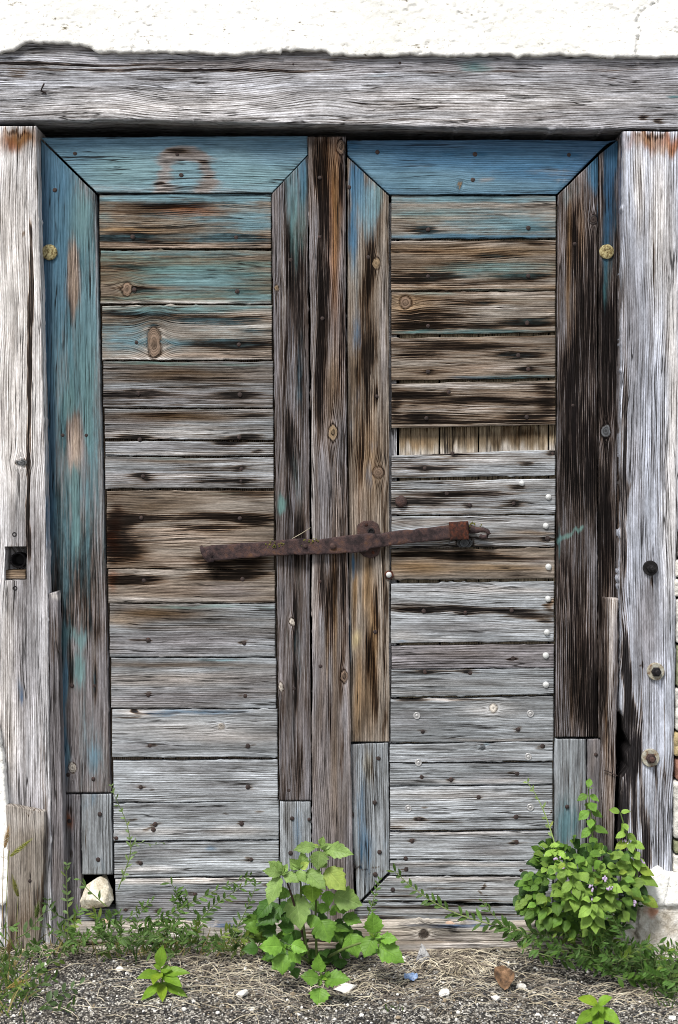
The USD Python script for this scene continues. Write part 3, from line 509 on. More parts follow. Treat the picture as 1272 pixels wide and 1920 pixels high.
# iron strike in the square hole
v, f = lathe([(.0215, .06), (.0215, .030), (.0175, .028), (.0165, .050), (.012, .058)], P(29, 1052, .0), 20); obj('lock_socket', v, f, BLACK_IRON, frame, smooth=40)
board('socket_block', frame, [(9, 1069), (48, 1069)], [(9, 1086), (48, 1086)], True, .022, .04, dict(t='br', b=.5, d=.5, g=1), edge=.5)
# bolts of the right post
def bolt(px, py, R, wash, nut, lab):
    c = P(px, py, .0); r = R * MPP
    b = obj('washer', *lathe([(r, .006), (r, -.0035), (r * .93, -.0055), (r * .62, -.005), (r * .4, -.004)], c, 22, .012, px), wash, frame, smooth=35, label=lab)
    hexs = lathe([(r * .56, -.003), (r * .56, -.014), (r * .48, -.0165), (r * .30, -.0168)], c, 6); obj('nut', *hexs, nut, b)
    obj('thread', *lathe([(r * .3, -.015), (r * .3, -.026), (r * .2, -.028)], c, 12), nut, b, smooth=40)
bolt(1220, 1065, 14, BLACK_IRON, BLACK_IRON, 'black bolt, highest on the right post')
bolt(1230, 1259, 16.5, WASHER, BLACK_IRON, 'round washer with dark nut')
bolt(1220, 1421, 17, WASHER, RUST, 'lowest washer, stained orange at its top')

# ------------------------------------------------------------------ the two door leaves
YF, YP = .050, .0555
left = thing('door_leaf', 'left leaf of the old double door, mitred blue frame and scraped ring', 'door leaf')
right = thing('door_leaf', 'right leaf of the old double door, with one slat missing', 'door leaf')
def ring_(cx, cy, r, n, k, rx, ry, a, a0=0, a1=360):
    return [(k, cx + r * math.cos(math.radians(q)), cy + r * math.sin(math.radians(q)) * 1.05, rx, ry, a) for q in np.linspace(a0, a1, n)]
# left leaf: mitred top rail
trl = dict(t='gy', u=.2, p=.75, pt='C', g=.8, s=S('''L 330 262 300 22 1.2;L 130 285 60 40 1.0;L 530 275 60 30 .9;C 330 310 230 40 .9;T 230 320 90 24 .8;T 480 330 60 22 .5;W 300 354 220 6 .4;D 140 288 12 7 1.0;D 335 284 26 6 1.3;D 385 303 14 4 1.2;D 300 344 14 4 1.3;D 392 331 26 4 1.1;D 433 318 12 3 1.0;D 285 306 8 4 .9;D 288 284 8 5 .8;D 440 352 8 3 .9;D 340 328 5 5 .9;D 132 317 10 3 .9;D 380 259 14 6 .9''') + ring_(347, 330, 45, 14, 'X', 17, 16, .55, 120, 420) + ring_(347, 330, 45, 14, 'H', 19, 17, .45, 120, 420) + [('X', 345, 288, 36, 12, .9), ('H', 345, 289, 36, 10, .7), ('H', 398, 345, 14, 16, .4)])
board('top_rail', left, [(77, 258), (300, 256), (577, 255)], [(181, 360), (340, 361), (510.5, 361), (577, 290)], True, YF, .045, trl, edge=.5)
ls = dict(t='md', u=.52, p=.38, pt='C', b=.3, d=.12, g=1.0, s=S('''E 130 540 70 330 .52;L 112 400 34 150 .5;D 160 640 8 120 .5;D 128 640 5 90 .6;E 145 900 60 200 .35;L 85 420 16 180 1.3;I 84 560 10 220 1.2;L 110 330 20 60 1.0;L 92 750 12 160 1.0;I 96 900 8 160 .8;L 112 520 18 130 .6;B 134 420 10 50 .8;T 150 410 16 50 .8;N 136 510 9 70 .9;X 136 520 11 80 1;N 141 560 7 50 .7;D 152 490 5 24 .8;D 172 440 5 60 .7;C 165 590 18 80 .8;D 138 720 4 40 .9;T 132 760 12 40 .8;N 141 840 13 60 .9;X 141 840 15 62 1;D 121 800 6 40 1.0;T 142 915 10 60 1.0;T 165 700 20 80 .5
 T 166 800 9 50 .6;D 166 830 4 26 .6;B 118 640 8 120 .5;B 150 650 20 120 .35;D 104 960 10 50 .7;d 150 900 20 60 .7;D 150 1080 40 130 .75;D 115 1060 16 160 .7;T 142 1000 9 40 .7;B 160 1090 20 90 .3;T 146 1196 17 16 .9;T 149 1255 11 35 1.1;d 150 1220 14 70 .9;L 120 1290 6 60 .9;L 122 1420 6 60 .9;E 118 1200 10 30 .8;D 133 1265 5 30 1.2;D 177 1270 4 34 .9;C 175 1400 26 60 .28;K 170 1350 30 110 .6;K 150 1440 40 40 .5;D 162 1180 36 20 .4;C 128 1420 6 16 .8;L 175 1420 14 30 .3'''))
LSL = lambda y: np.interp(y, [262, 480, 960, 1100, 1440, 1490], [77, 79, 92, 98, 108, 112])
LSR = lambda y: np.interp(y, [362, 640, 960, 1240, 1486], [180, 187, 195, 202, 207])
ya = np.linspace(0, 1, 9)
board('stile', left, [(LSL(262 + 1224 * k), 262 + 1224 * k) for k in ya], [(LSR(364 + 1122 * k), 364 + 1122 * k) for k in ya], False, YF, .045, ls, edge=.7, knots=[(136, 1440, 7, 9, 'w')])
ft_ = dict(t='gy', g=1, d=.1, p=.2, pt='C', s=S('L 170 1500 40 24 .35;L 190 1620 20 30 .3;D 162 1560 2 60 .7;D 185 1630 20 6 .5'))
board('stile_foot', left, [(153, 1490), (154, 1640)], [(209, 1489), (212, 1640)], False, YF + .001, .045, ft_, edge=.8, label='short grey piece let into the foot of the stile')
board('stile_foot', left, [(118, 1490), (122, 1722)], [(150, 1490), (153, 1722)], False, YF + .003, .045, dict(t='md', g=1, d=.3, s=S('R 131 1540 7 16 .9;D 132 1515 6 10 .9;D 134 1600 4 8 1;L 140 1510 12 16 .4;D 128 1680 10 30 .5')), edge=1.0)
board('stile_foot', left, [(150, 1705), (216, 1704)], [(150, 1733), (216, 1733)], True, YF + .004, .045, dict(t='gy', d=.5, s=S('D 178 1724 14 6 .9')), edge=1.0)
rs = dict(t='dk', u=.66, p=.32, pt='E', d=.4, b=.2, s=S('''C 545 340 22 70 .7;L 568 320 8 60 .8;T 560 420 18 70 .5;D 545 490 10 90 .7;D 560 560 12 120 .7;K 530 620 10 130 .5;D 545 820 8 60 .8;K 525 760 5 200 .6;L 560 700 10 90 .3;T 530 948 9 18 1.2;E 555 900 14 70 .3;D 562 1000 10 60 .7;D 552 1180 6 80 .9;K 530 1200 8 150 .7;D 552 1290 5 40 1;K 560 1400 16 80 .5;B 540 1330 6 100 .4;D 560 1440 10 60 .5;W 530 560 4 120 .3;C 555 1230 14 50 .25'''))
board('stile', left, [(510 + 15 * k, 364 + 1137 * k) for k in ya], [(577 + 7 * k, 292 + 1209 * k) for k in ya], False, YF, .045, rs, edge=.7, knots=[(519, 540, 4, 6, 'g'), (548, 1166, 5, 7, 'w'), (527, 1288, 4, 9, 'w')])
board('stile_foot', left, [(525, 1503), (526, 1732)], [(583, 1503), (585, 1732)], False, YF + .002, .045, dict(t='gy', p=.25, pt='L', d=.2, s=S('L 560 1560 10 60 .5;D 548 1600 5 60 .5;B 540 1530 10 40 .3')), edge=.8)
asg = dict(t='md', b=.35, d=.25, g=1.05, wave=.03, s=S('''O 628 360 13 120 .95;G 632 400 6 110 .7;O 630 500 9 130 .8;O 612 300 8 60 .6;D 612 380 4 110 1.2;D 640 330 4 60 1.0;D 618 470 3 80 1.0;D 594 300 5 60 .8;B 612 300 24 60 .7;D 603 340 5 60 1.1;D 603 480 5 160 1.0;D 604 600 5 60 1.2;K 640 560 8 180 .7;D 615 560 7 70 .6;D 601 700 9 130 1.0;K 589 700 4 400 .9;W 588 900 3 300 .5;G 630 700 12 60 .5;B 625 740 20 60 .6;D 640 640 4 80 .7;K 640 930 10 80 .7;K 612 900 12 100 .5;N 635 960 10 60 .5;D 604 1100 6 60 .8;D 618 1150 10 80 1.1;G 628 1140 4 130 .8;G 614 1200 3 90 .7;D 630 1060 6 50 .8;D 645 1130 7 120 .9;B 635 1180 10 160 .5;D 640 1280 7 60 .8;K 605 1400 14 140 .6;D 620 1350 4 70 .9;B 630 1400 12 100 .6;D 640 1420 5 70 .8;B 600 1330 8 60 .5;K 620 1580 30 80 .6;B 635 1520 16 60 .4;D 628 1620 12 60 .4'''))
board('cover_strip', left, [(577, 256), (583, 640), (585, 1000), (586, 1732)], [(648, 256), (650, 800), (655, 1200), (660, 1500), (666, 1732)], False, .036, .0155, asg, edge=.8, bevel=4, knots=[(625, 811, 9, 15, 'g'), (640, 275, 8, 14, 'n'), (646, 1268, 7, 12, 'n')], label='long strip that covers the joint of the two leaves')
XL = lambda y: np.interp(y, [365, 570, 675, 765, 916, 1131, 1330, 1506, 1733], [185, 189.5, 192.5, 195, 198.5, 203.5, 209.5, 212.5, 217])
XR = lambda y: np.interp(y, [365, 570, 765, 916, 1131, 1330, 1506, 1733], [508, 510.5, 512.5, 513.5, 516, 520, 522.5, 524])
# (top left, top right, bottom left, bottom right, spec, nails, knots)
LP = [
 (365, 364, 467, 466, dict(t='br', b=.4, d=.12, p=.35, pt='C', s=S('C 345 370 220 9 1.3;C 470 395 50 40 .6;B 335 392 70 16 .8;D 330 384 55 6 .8;R 350 395 60 12 .5;B 290 435 90 18 .6;G 230 432 50 6 .7;C 480 420 40 16 .5;D 250 452 110 5 .8;D 440 447 60 6 1.0;D 225 446 40 6 .9;N 350 461 180 5 1.0;T 200 400 16 30 .5;G 470 432 40 5 .6')), [(249, 444), (443, 445)], []),
 (470, 470, 570, 570, dict(t='br', b=.65, d=.15, p=.45, pt='T', s=S('C 350 474 180 6 .9;T 450 500 70 14 .6;C 360 525 80 22 .8;C 480 560 60 8 .7;B 260 505 110 14 .8;D 240 500 80 6 .6;W 300 546 60 4 .5;D 270 543 32 6 1.3;W 350 567 190 3 1.2;T 300 560 100 6 .5;D 445 546 30 5 .9;D 470 514 20 5 .7')), [(252, 543), (445, 546)], [(239, 541, 9, 13, 'n')]),
 (573, 573, 675, 675, dict(t='wm', b=.55, d=.2, p=.4, pt='C', s=S('T 360 578 180 9 1.1;D 230 588 60 6 1.0;D 310 590 50 4 .8;D 420 600 90 7 1.0;B 300 600 120 12 .7;W 430 607 90 6 .8;C 235 640 60 26 .8;D 455 646 80 10 1.3;D 370 644 60 5 .8;N 400 665 120 5 .9;W 300 673 180 3 1.0;D 480 620 40 4 .8;C 330 650 30 16 .5')), [(256, 642), (448, 646)], [(289, 645, 12, 27, 'n')]),
 (678, 678, 765, 765, dict(t='gy', b=.35, d=.25, p=.2, pt='T', s=S('T 300 682 140 5 1.2;T 470 682 60 6 .8;B 330 700 160 16 .95;K 330 745 200 18 .6;D 255 738 70 5 1.2;D 215 740 40 6 1.0;D 450 741 40 6 1.0;D 330 712 150 4 .5;D 400 725 90 4 .6')), [(259, 738), (450, 740)], []),
 (767, 767, 823, 825, dict(t='gy', b=.35, d=.15, p=.15, pt='T', s=S('T 330 770 150 3 .8;B 330 782 160 11 1.0;D 300 778 50 3 .8;D 480 780 40 4 .6;W 320 812 150 8 .4;D 450 820 40 5 .9;D 260 822 40 4 .6;K 240 800 60 16 .4')), [(262, 824), (449, 820)], []),
 (827, 829, 855, 855, dict(t='lg', b=.1, d=.2, s=S('K 330 838 190 10 .5;W 350 850 150 4 .6;D 430 830 30 4 1.1;D 482 846 10 3 1.1')), [], []),
 (857, 857, 916, 916, dict(t='lg', b=.25, d=.2, p=.15, pt='T', s=S('T 330 860 160 4 .9;B 330 865 150 4 .8;K 300 895 160 14 .5;D 268 893 16 4 .7;W 360 893 120 4 .4;D 430 902 60 2 .8;T 470 884 40 6 .5;D 380 880 50 2.5 .6')), [(268, 893), (453, 879), (452, 902)], []),
 (920, 920, 1066, 1068, dict(t='wm', b=.35, d=.3, wave=.05, s=S('T 420 925 100 6 .9;T 260 928 50 4 .6;B 280 950 80 14 .8;D 225 985 30 26 1.1;D 270 972 70 7 1.2;D 430 968 90 7 1.5;D 480 974 40 8 1.2;D 390 990 60 6 .8;R 215 1010 16 40 .8;D 230 1030 40 26 1.1;B 250 1050 60 20 .9;N 360 1010 90 14 .5;N 330 1050 90 12 .6;D 430 1045 60 12 .9;D 400 1060 40 6 1.2;D 480 1055 30 10 .9;D 305 1067 30 4 1.2;N 300 998 60 6 .6;D 210 1000 14 60 .7')), [(265, 971), (450, 972)], []),
 (1067, 1069, 1131, 1130, dict(t='wm', b=.3, d=.3, wave=.04, s=S('D 225 1088 34 10 1.6;D 270 1087 40 8 1.7;R 212 1090 10 20 .7;D 420 1080 60 10 .9;D 470 1078 40 5 .9;N 330 1105 110 14 .7;K 430 1110 60 16 .6;W 300 1125 130 4 .5;D 430 1070 40 6 1.0')), [(270, 1088), (455, 1086)], []),
 (1132, 1132, 1232, 1232, dict(t='gy', b=.25, d=.12, g=.85, p=.12, pt='T', s=S('T 420 1137 110 6 1.2;T 300 1140 90 5 .8;T 500 1142 24 8 .9;B 290 1150 130 16 1.0;G 230 1165 40 8 .5;K 330 1200 180 20 .8;D 258 1199 20 3 .7;D 330 1176 180 3 .5;K 330 1222 180 8 .5')), [(278, 1200), (458, 1206)], []),
 (1234, 1234, 1329, 1329, dict(t='gy', b=.2, d=.08, g=.8, p=.1, pt='T', s=S('C 420 1237 70 4 1.2;T 330 1240 180 3 .5;B 320 1248 180 6 .7;N 300 1275 160 14 .45;K 330 1310 190 18 .7;K 480 1280 50 20 .4')), [(278, 1303), (460, 1305)], []),
 (1331, 1331, 1420, 1421, dict(t='lg', b=.05, d=.12, p=.12, pt='L', g=.9, s=S('L 360 1335 130 5 1.0;L 300 1342 40 5 .7;W 260 1337 36 7 1.0;D 250 1333 9 5 1.5;D 300 1338 60 3 .8;D 240 1346 30 3 .9;N 430 1380 120 14 .35;W 330 1365 150 16 .3;K 270 1400 70 10 .5;D 400 1420 50 2 .8')), [(281, 1398), (465, 1399)], [(414, 1362, 6, 6, 'w')]),
 (1427, 1425, 1506, 1503, dict(t='lg', b=0, d=.1, p=.1, pt='L', s=S('L 300 1428 80 4 .6;K 360 1440 100 14 .3;K 260 1475 30 8 .5;D 285 1481 6 2 1;L 470 1478 30 10 .3;K 420 1476 90 20 .3')), [(264, 1476), (465, 1476)], []),
 (1508, 1501, 1578, 1574, dict(t='lg', b=0, d=.08, p=.15, pt='L', s=S('L 300 1515 100 10 .35;L 470 1510 40 8 .5;W 280 1560 60 8 .6;D 428 1530 8 2 1;D 253 1535 10 2 1;D 485 1521 12 3 .9;W 450 1560 60 10 .5;K 370 1520 90 10 .3')), [(291, 1546), (453, 1545), (218, 1572), (288, 1556)], []),
 (1581, 1577, 1647, 1643, dict(t='lg', b=0, d=.08, p=.1, pt='L', s=S('L 404 1589 18 9 .8;D 404 1590 12 6 .4;W 280 1630 60 6 .6;K 300 1600 70 12 .35;L 500 1620 20 10 .4')), [(264, 1619), (471, 1612)], []),
 (1649, 1645, 1734, 1733, dict(t='gy', b=0, d=.12, g=1.25, s=S('W 340 1651 140 6 1.2;K 370 1690 160 20 .6;K 300 1715 60 14 .5;D 500 1660 14 3 1.0;D 440 1690 60 3 .6;D 400 1730 140 4 .7')), [(236, 1706), (297, 1708), (366, 1677)], []),
]
def slats(parent, rows, xl, xr, salt):
    for i, (tl, tr, bl, b2, spec, nails, kn) in enumerate(rows):
        rr = np.random.default_rng(salt + i)
        y = YP + rr.uniform(-.0015, .002)
        mid = (tl + bl) / 2
        x0, x1 = xl(mid) + rr.uniform(0, 1.6), xr(mid) - rr.uniform(0, 1.6)
        n = 7; u = np.linspace(0, 1, n)
        for (a, b) in nails:
            spec.setdefault('s', []).append(('D', a + rr.uniform(-14, 14), b, rr.uniform(22, 40), 4.5, rr.uniform(.35, .7) * (1.2 if b < 1150 else .5)))
            spec['s'].append(('D', a, b, 8, 6.5, .6))
        sag = rr.uniform(-1, 1); spec['pm'] = .72; spec['p'] = spec.get('p', 0) * .8
        if mid < 680 and i < 4: spec['s'].append(('E', (x0 + x1) / 2, mid, 240, 60, .34)); spec['s'].append(('C', x1 - 70, mid, 90, 26, .3))
        p = board('plank', parent, [(x0 + (x1 - x0) * k, tl + (tr - tl) * k + sag * math.sin(3.1 * k)) for k in u], [(x0 + (x1 - x0) * k, bl + (b2 - bl) * k - .6 + .4 * sag * math.sin(3.1 * k)) for k in u], True, y, .02, spec, edge=1.0, knots=kn)
        for (a, b) in nails: nail(p, a, b, y, rr.uniform(3.8, 4.8))
        PLK.append((p, y))
PLK = []
slats(left, LP, lambda y: XL(y) - .3, lambda y: XR(y) + .6, 100)
PLK_L = PLK; PLK = []
# right leaf
trr = dict(t='gy', u=.2, p=.95, pt='L', g=.75, s=S('''L 900 285 300 30 1.0;I 1120 285 60 40 1.1;I 900 268 260 12 1.0;C 800 340 110 24 1.6;C 940 350 110 12 1.2;C 690 310 40 30 .8;H 860 330 120 14 .25;D 664 272 14 9 1.3;D 708 285 12 7 1.2;D 836 287 24 6 .9;D 891 289 18 6 1.3;D 1068 290 20 6 1.2;D 820 348 60 5 .5;D 970 345 40 6 .4;X 905 340 30 8 .7;N 905 346 30 6 .6;D 985 284 20 4 .6;D 775 342 14 5 .6;K 830 352 50 6 .5;D 1140 275 30 10 .8;W 760 358 60 4 .5'''))
board('top_rail', right, [(651, 263), (900, 262), (1156, 264)], [(652, 291), (731, 364), (880, 363), (1045, 363), (1141, 266)], True, YF + .001, .045, trr, edge=.5, knots=[(862, 346, 5, 7, 'g')])
rsl = dict(t='wm', b=.3, d=.3, p=.15, pt='L', s=S('''L 668 340 14 50 1.2;C 690 390 24 60 1.0;L 662 440 10 60 .9;T 712 370 10 40 .6;B 715 420 12 50 .6;D 695 490 9 60 1.2;B 690 560 18 80 .7;D 690 640 14 50 1.0;L 668 620 12 60 .5;C 668 520 14 50 .5;D 683 560 8 40 .8;K 720 640 8 140 .6;B 668 700 14 80 .7;D 707 742 4 26 1.2;D 690 740 6 60 .8;L 672 740 10 30 .3;L 660 800 10 60 .3;L 700 840 12 16 .35;L 690 900 12 40 .35;G 690 860 26 80 .6;D 676 830 8 60 .6;N 675 950 14 60 .5;L 668 1060 8 30 .4;G 665 1110 6 80 1.0;G 690 1090 10 60 .9;G 700 1200 10 120 .9;D 706 1140 8 60 1.0;D 702 1290 8 80 1.1;B 688 1300 12 90 .9;G 672 1300 8 80 .8;D 690 1230 8 50 .9;Y 668 1200 8 16 .9;D 722 1150 4 200 .9;D 722 1360 5 40 .8;B 670 1370 10 30 .7;L 657 1190 3 60 .8;L 660 1060 4 40 .7'''))
SL0 = lambda y: np.interp(y, [292, 800, 1200, 1392], [651, 652, 656, 657])
board('stile', right, [(SL0(294 + 1097 * k), 294 + 1097 * k) for k in ya], [(729.5 + 1.0 * k, 367 + 1024 * k) for k in ya], False, YF + .001, .045, rsl, edge=.7, knots=[(706, 494, 8, 11, 'g'), (710, 886, 11, 11, 'n')])
board('stile_foot', right, [(657, 1396), (659, 1500), (663, 1600), (671, 1694)], [(727, 1393), (729, 1480), (730, 1560), (730, 1634)], False, YF + .002, .045, dict(t='gy', p=.35, pt='L', d=.15, s=S('L 675 1500 12 80 .4;L 690 1590 20 40 .3;D 700 1440 5 60 .7;K 665 1450 6 50 .5;Y 690 1440 8 30 .4;D 662 1527 4 10 .8;D 690 1633 40 2 .8;D 668 1630 5 30 .8;D 676 1590 2 80 .8')), edge=.8)
rsr = dict(t='dk', u=.75, b=.10, d=.4, p=.1, pt='E', s=S('''L 1120 310 22 60 1.1;I 1140 400 12 90 1.0;L 1135 300 16 40 .9;C 1075 360 16 40 .4;B 1072 420 20 70 .6;G 1068 470 4 90 .8;G 1090 440 6 70 .5;L 1128 410 16 30 .6;C 1060 380 10 30 .4;D 1078 460 4 50 1.1;E 1135 520 8 80 .7;G 1066 560 5 90 .6;D 1100 620 20 160 .8;G 1080 600 3 100 .4;D 1070 720 20 90 .9;D 1125 760 6 90 .9;K 1060 640 5 100 .5;D 1100 880 22 90 .8;K 1075 950 14 140 .35;D 1060 860 10 70 .6;T 1072 1000 30 8 .0;D 1080 1200 24 140 .5;D 1110 1300 20 110 .6;K 1060 1200 6 150 .4;B 1090 1250 14 120 .4;G 1072 1330 3 60 .4;E 1050 1010 4 60 .5''') + [('T', 1052 + 8 * k, 1010 - 4 * k, 9, 6, .9) for k in range(6)])
SR0 = lambda y: np.interp(y, [366, 960, 1383], [1046.5, 1045, 1042])
board('stile', right, [(SR0(366 + 1016 * k), 366 + 1016 * k) for k in ya], [(1121.5 - 1.5 * k, 293 + 1089 * k) for k in ya], False, YF + .001, .045, rsr, edge=.8, knots=[(1113, 412, 8, 8, 'd')])
rse = dict(t='dk', u=.85, b=.1, d=.6, p=.2, pt='E', s=S('I 1145 320 14 80 .9;I 1140 440 14 70 .55;E 1140 540 10 60 .45;D 1140 700 20 120 .6;L 1150 280 14 40 .8;K 1142 900 4 160 .4;D 1135 1000 12 100 .6;B 1140 1100 10 80 .4'))
board('edge_strip', right, [(1124.5, 290), (1124, 800), (1122.5, 1300), (1122, 1384)], [(1159, 262), (1158, 800), (1153, 1300), (1151, 1384)], False, YF - .001, .045, rse, edge=.8, knots=[(1137, 808, 9, 12, 'b')])
board('stile_foot', right, [(1041, 1386), (1040, 1732)], [(1100, 1386), (1098, 1732)], False, YF + .002, .045, dict(t='gy', p=.3, pt='E', d=.25, s=S('E 1070 1560 30 40 .5;C 1060 1530 20 50 .5;D 1060 1450 12 30 .5;D 1088 1480 3 120 .7;K 1055 1640 20 60 .5')), edge=.9)
board('stile_foot', right, [(1102, 1386), (1100, 1732)], [(1127, 1386), (1126, 1732)], False, YF + .003, .045, dict(t='md', d=.5, s=S('D 1110 1560 10 100 .6;B 1112 1420 8 40 .4')), edge=.9)
RL = lambda y: np.interp(y, [366, 1300, 1400, 1560, 1640], [733.5, 733.5, 730.5, 730.5, 731])
RR = lambda y: np.interp(y, [366, 700, 1000, 1300, 1500, 1733], [1043.5, 1043, 1042, 1040, 1037, 1037])
RP = [
 (367, 366, 448, 446, dict(t='wm', b=.2, d=.12, p=.5, pt='C', s=S('C 900 372 160 8 1.0;L 890 443 170 5 1.4;T 800 400 80 16 .6;N 960 385 80 10 .4;G 790 410 70 8 .5;D 850 376 20 3 1.0;D 905 377 30 3 .9;D 803 431 26 5 1.0;D 991 428 34 5 1.0;C 920 425 90 10 .7;B 780 420 60 8 .4')), [(803, 430), (991, 427)], []),
 (452, 450, 545, 545, dict(t='wm', b=.6, d=.25, p=.2, pt='T', s=S('G 900 470 160 10 .7;B 830 490 110 12 .8;D 780 470 50 4 .7;T 930 505 110 12 .5;D 820 518 50 6 1.3;D 990 518 50 6 1.0;D 757 523 40 4 1.0;D 1010 458 40 4 .8;D 930 480 60 3 .6;T 940 543 100 3 .9;G 780 540 80 4 .6;C 890 515 30 8 .5')), [(803, 518), (991, 517)], []),
 (546.5, 546.5, 627, 623, dict(t='wm', b=.5, d=.35, p=.15, pt='T', s=S('T 810 550 70 4 1.0;T 980 560 60 10 .4;G 770 570 60 22 .7;D 880 566 60 6 .8;D 810 590 60 8 1.0;D 770 600 40 10 .8;D 800 612 60 6 1.2;D 900 612 60 5 1.0;D 985 605 40 7 1.4;B 960 570 70 12 .5;E 900 622 140 5 1.0;T 780 622 40 4 .7;W 930 578 60 4 .4')), [(803, 611), (989, 605)], [(761, 568, 11, 11, 'n')]),
 (634, 628, 714, 708, dict(t='wm', b=.45, d=.7, p=.05, pt='L', wave=.04, s=S('E 980 708 90 6 1.0;L 880 708 60 4 .6;D 880 650 120 7 1.0;D 790 665 60 8 .9;N 900 690 60 6 .6;D 980 665 60 6 .9;W 970 690 60 5 .5;D 820 640 70 4 .7')), [(803, 697), (972, 666), (991, 692)], []),
 (720, 714, 803, 797, dict(t='wm', b=.35, d=.45, s=S('W 880 724 140 5 .7;D 780 740 60 6 1.0;B 760 735 40 8 .6;D 900 752 130 6 1.3;W 870 768 90 5 .8;D 800 785 50 7 1.3;D 990 783 50 6 1.1;D 920 790 100 3 .7;D 1020 750 20 30 .8;D 742 760 12 30 .7;N 950 740 60 6 .5')), [(800, 784), (988, 782), (842, 735)], []),
 (854, 843, 897, 892, dict(t='lg', b=.05, d=.15, s=S('D 797 876 50 4 .8;W 940 860 100 10 .5;D 987 868 14 3 1.1;T 1008 885 14 5 .8;K 780 870 60 16 .4;B 742 880 16 12 .4')), [(797, 878), (1037, 850), (849, 850)], []),
 (902, 898, 966, 964, dict(t='lg', b=.1, d=.25, p=.06, pt='T', s=S('B 830 926 120 7 .6;D 880 926 90 5 .8;D 800 940 60 8 .9;D 970 915 16 5 1.0;K 920 930 60 14 .4;W 950 910 90 8 .4;D 838 927 10 4 .9;D 752 944 30 10 .6;T 1030 955 20 10 .5')), [(838, 925), (881, 947), (964, 944)], []),
 (968, 966, 1028, 1026, dict(t='lg', b=.2, d=.2, p=.08, pt='T', wave=.05, s=S('W 800 980 90 8 .6;D 800 1010 90 5 .6;D 850 1024 60 5 .7;B 980 1005 60 8 .5;G 1000 998 50 4 .6;D 930 1010 60 3 .7;D 785 1026 14 3 1.1;D 960 1026 90 3 .9;C 860 985 40 6 .5')), [(1027, 1010)], [(870, 1018, 14, 13, 'b')]),
 (1030, 1028, 1088, 1085, dict(t='wm', b=.3, d=.2, s=S('D 830 1038 90 6 1.3;D 870 1045 60 6 1.2;D 940 1048 90 5 .9;G 780 1065 60 14 .9;G 930 1066 110 7 .8;B 830 1072 90 6 .5;T 800 1084 60 3 .6;C 950 1080 80 4 .6;K 1010 1050 30 6 .5;D 760 1040 30 6 .8')), [], []),
 (1094, 1090, 1207, 1203, dict(t='lg', b=.15, d=.12, wave=.08, g=1.0, s=S('K 850 1103 130 8 .4;W 950 1105 110 6 .5;B 760 1138 50 8 .7;D 800 1143 60 6 1.2;D 870 1141 70 5 1.1;D 950 1146 70 6 1.1;D 1000 1155 50 5 1.0;D 1030 1164 20 4 .9;G 1010 1158 30 5 .5;L 755 1203 14 4 .9;L 1028 1105 16 6 .7;W 760 1190 40 10 .4;K 850 1175 120 14 .4;D 1036 1135 10 14 .8;G 1040 1130 8 12 .8')), [(795, 1146), (873, 1149), (960, 1145)], []),
 (1212, 1208, 1255, 1252, dict(t='md', b=.1, d=.12, g=.85, s=S('K 870 1230 140 14 .5;T 745 1214 20 4 .8;D 962 1234 12 3 1.0;B 850 1225 90 6 .3')), [(962, 1234)], []),
 (1257, 1254, 1307, 1303, dict(t='gy', b=.08, d=.1, g=.8, s=S('D 798 1260 60 3 1.0;D 880 1260 30 5 1.0;B 830 1280 120 8 .3;B 830 1298 120 5 .35')), [(797, 1260), (882, 1262)], []),
 (1311, 1305, 1393, 1390, dict(t='gy', b=.05, d=.12, g=.8, s=S('D 770 1314 40 4 1.1;D 880 1312 50 3 1.1;W 830 1312 40 3 .8;K 760 1350 50 20 .4;W 930 1330 60 16 .3;D 880 1386 60 3 .6;W 950 1388 70 3 .5')), [(793, 1372), (972, 1368)], [(926, 1328, 7, 8, 'w')]),
 (1397, 1391, 1430, 1428, dict(t='lg', b=0, d=.1, g=.9, s=S('C 905 1401 14 8 1.0;K 900 1425 110 4 .5;L 960 1398 60 3 .4')), [(1018, 1399)], [(905, 1402, 5, 6, 'b')]),
 (1432, 1430, 1474, 1471, dict(t='gy', b=0, d=.1, g=.9, s=S('L 840 1450 60 8 .3;K 950 1460 70 10 .4;W 880 1466 130 4 .4')), [(791, 1457), (970, 1451), (846, 1462)], []),
 (1476, 1473, 1558, 1554, dict(t='lg', b=0, d=.1, g=1.0, s=S('W 850 1490 140 10 .4;W 760 1545 40 8 .5;D 840 1542 40 3 .7;D 793 1514 12 2 .8;D 1033 1520 2 26 .9;D 790 1536 14 4 .8;D 740 1553 20 5 .9')), [(787, 1536), (968, 1532), (898, 1495)], []),
 (1562, 1558, 1612, 1614, dict(t='lg', b=0, d=.1, p=.1, pt='L', g=.9, s=S('L 790 1572 70 14 .35;W 860 1562 140 5 .6;L 860 1600 50 8 .3;K 930 1590 70 14 .35;B 930 1598 40 6 .3;D 985 1580 30 3 .5')), [(773, 1577), (969, 1579)], []),
 (1614, 1616, 1642, 1642, dict(t='lg', b=0, d=.08, g=.9, s=S('W 860 1620 120 4 .7;K 800 1634 60 6 .4')), [(762, 1630), (977, 1632), (761, 1610)], []),
]
slats(right, RP, lambda y: RL(y), lambda y: RR(y), 300)
PLK_R = PLK
b1 = dict(t='lg', b=0, d=.3, g=1.1, s=S('W 860 1648 150 6 .8;D 760 1670 60 4 .7;D 840 1668 40 3 .9;D 910 1670 4 14 1.0;D 740 1680 60 3 1.2;D 860 1690 140 3 .9;W 960 1670 60 12 .3'))
pb1 = board('plank', right, [(728, 1644), (840, 1644), (940, 1645), (1037, 1645)], [(682, 1690), (840, 1690), (940, 1695), (1037, 1697)], True, YP, .02, b1, edge=2.0, label='broken lowest slat with a slanted end')
nail(pb1, 737, 1669, YP, 4.6)
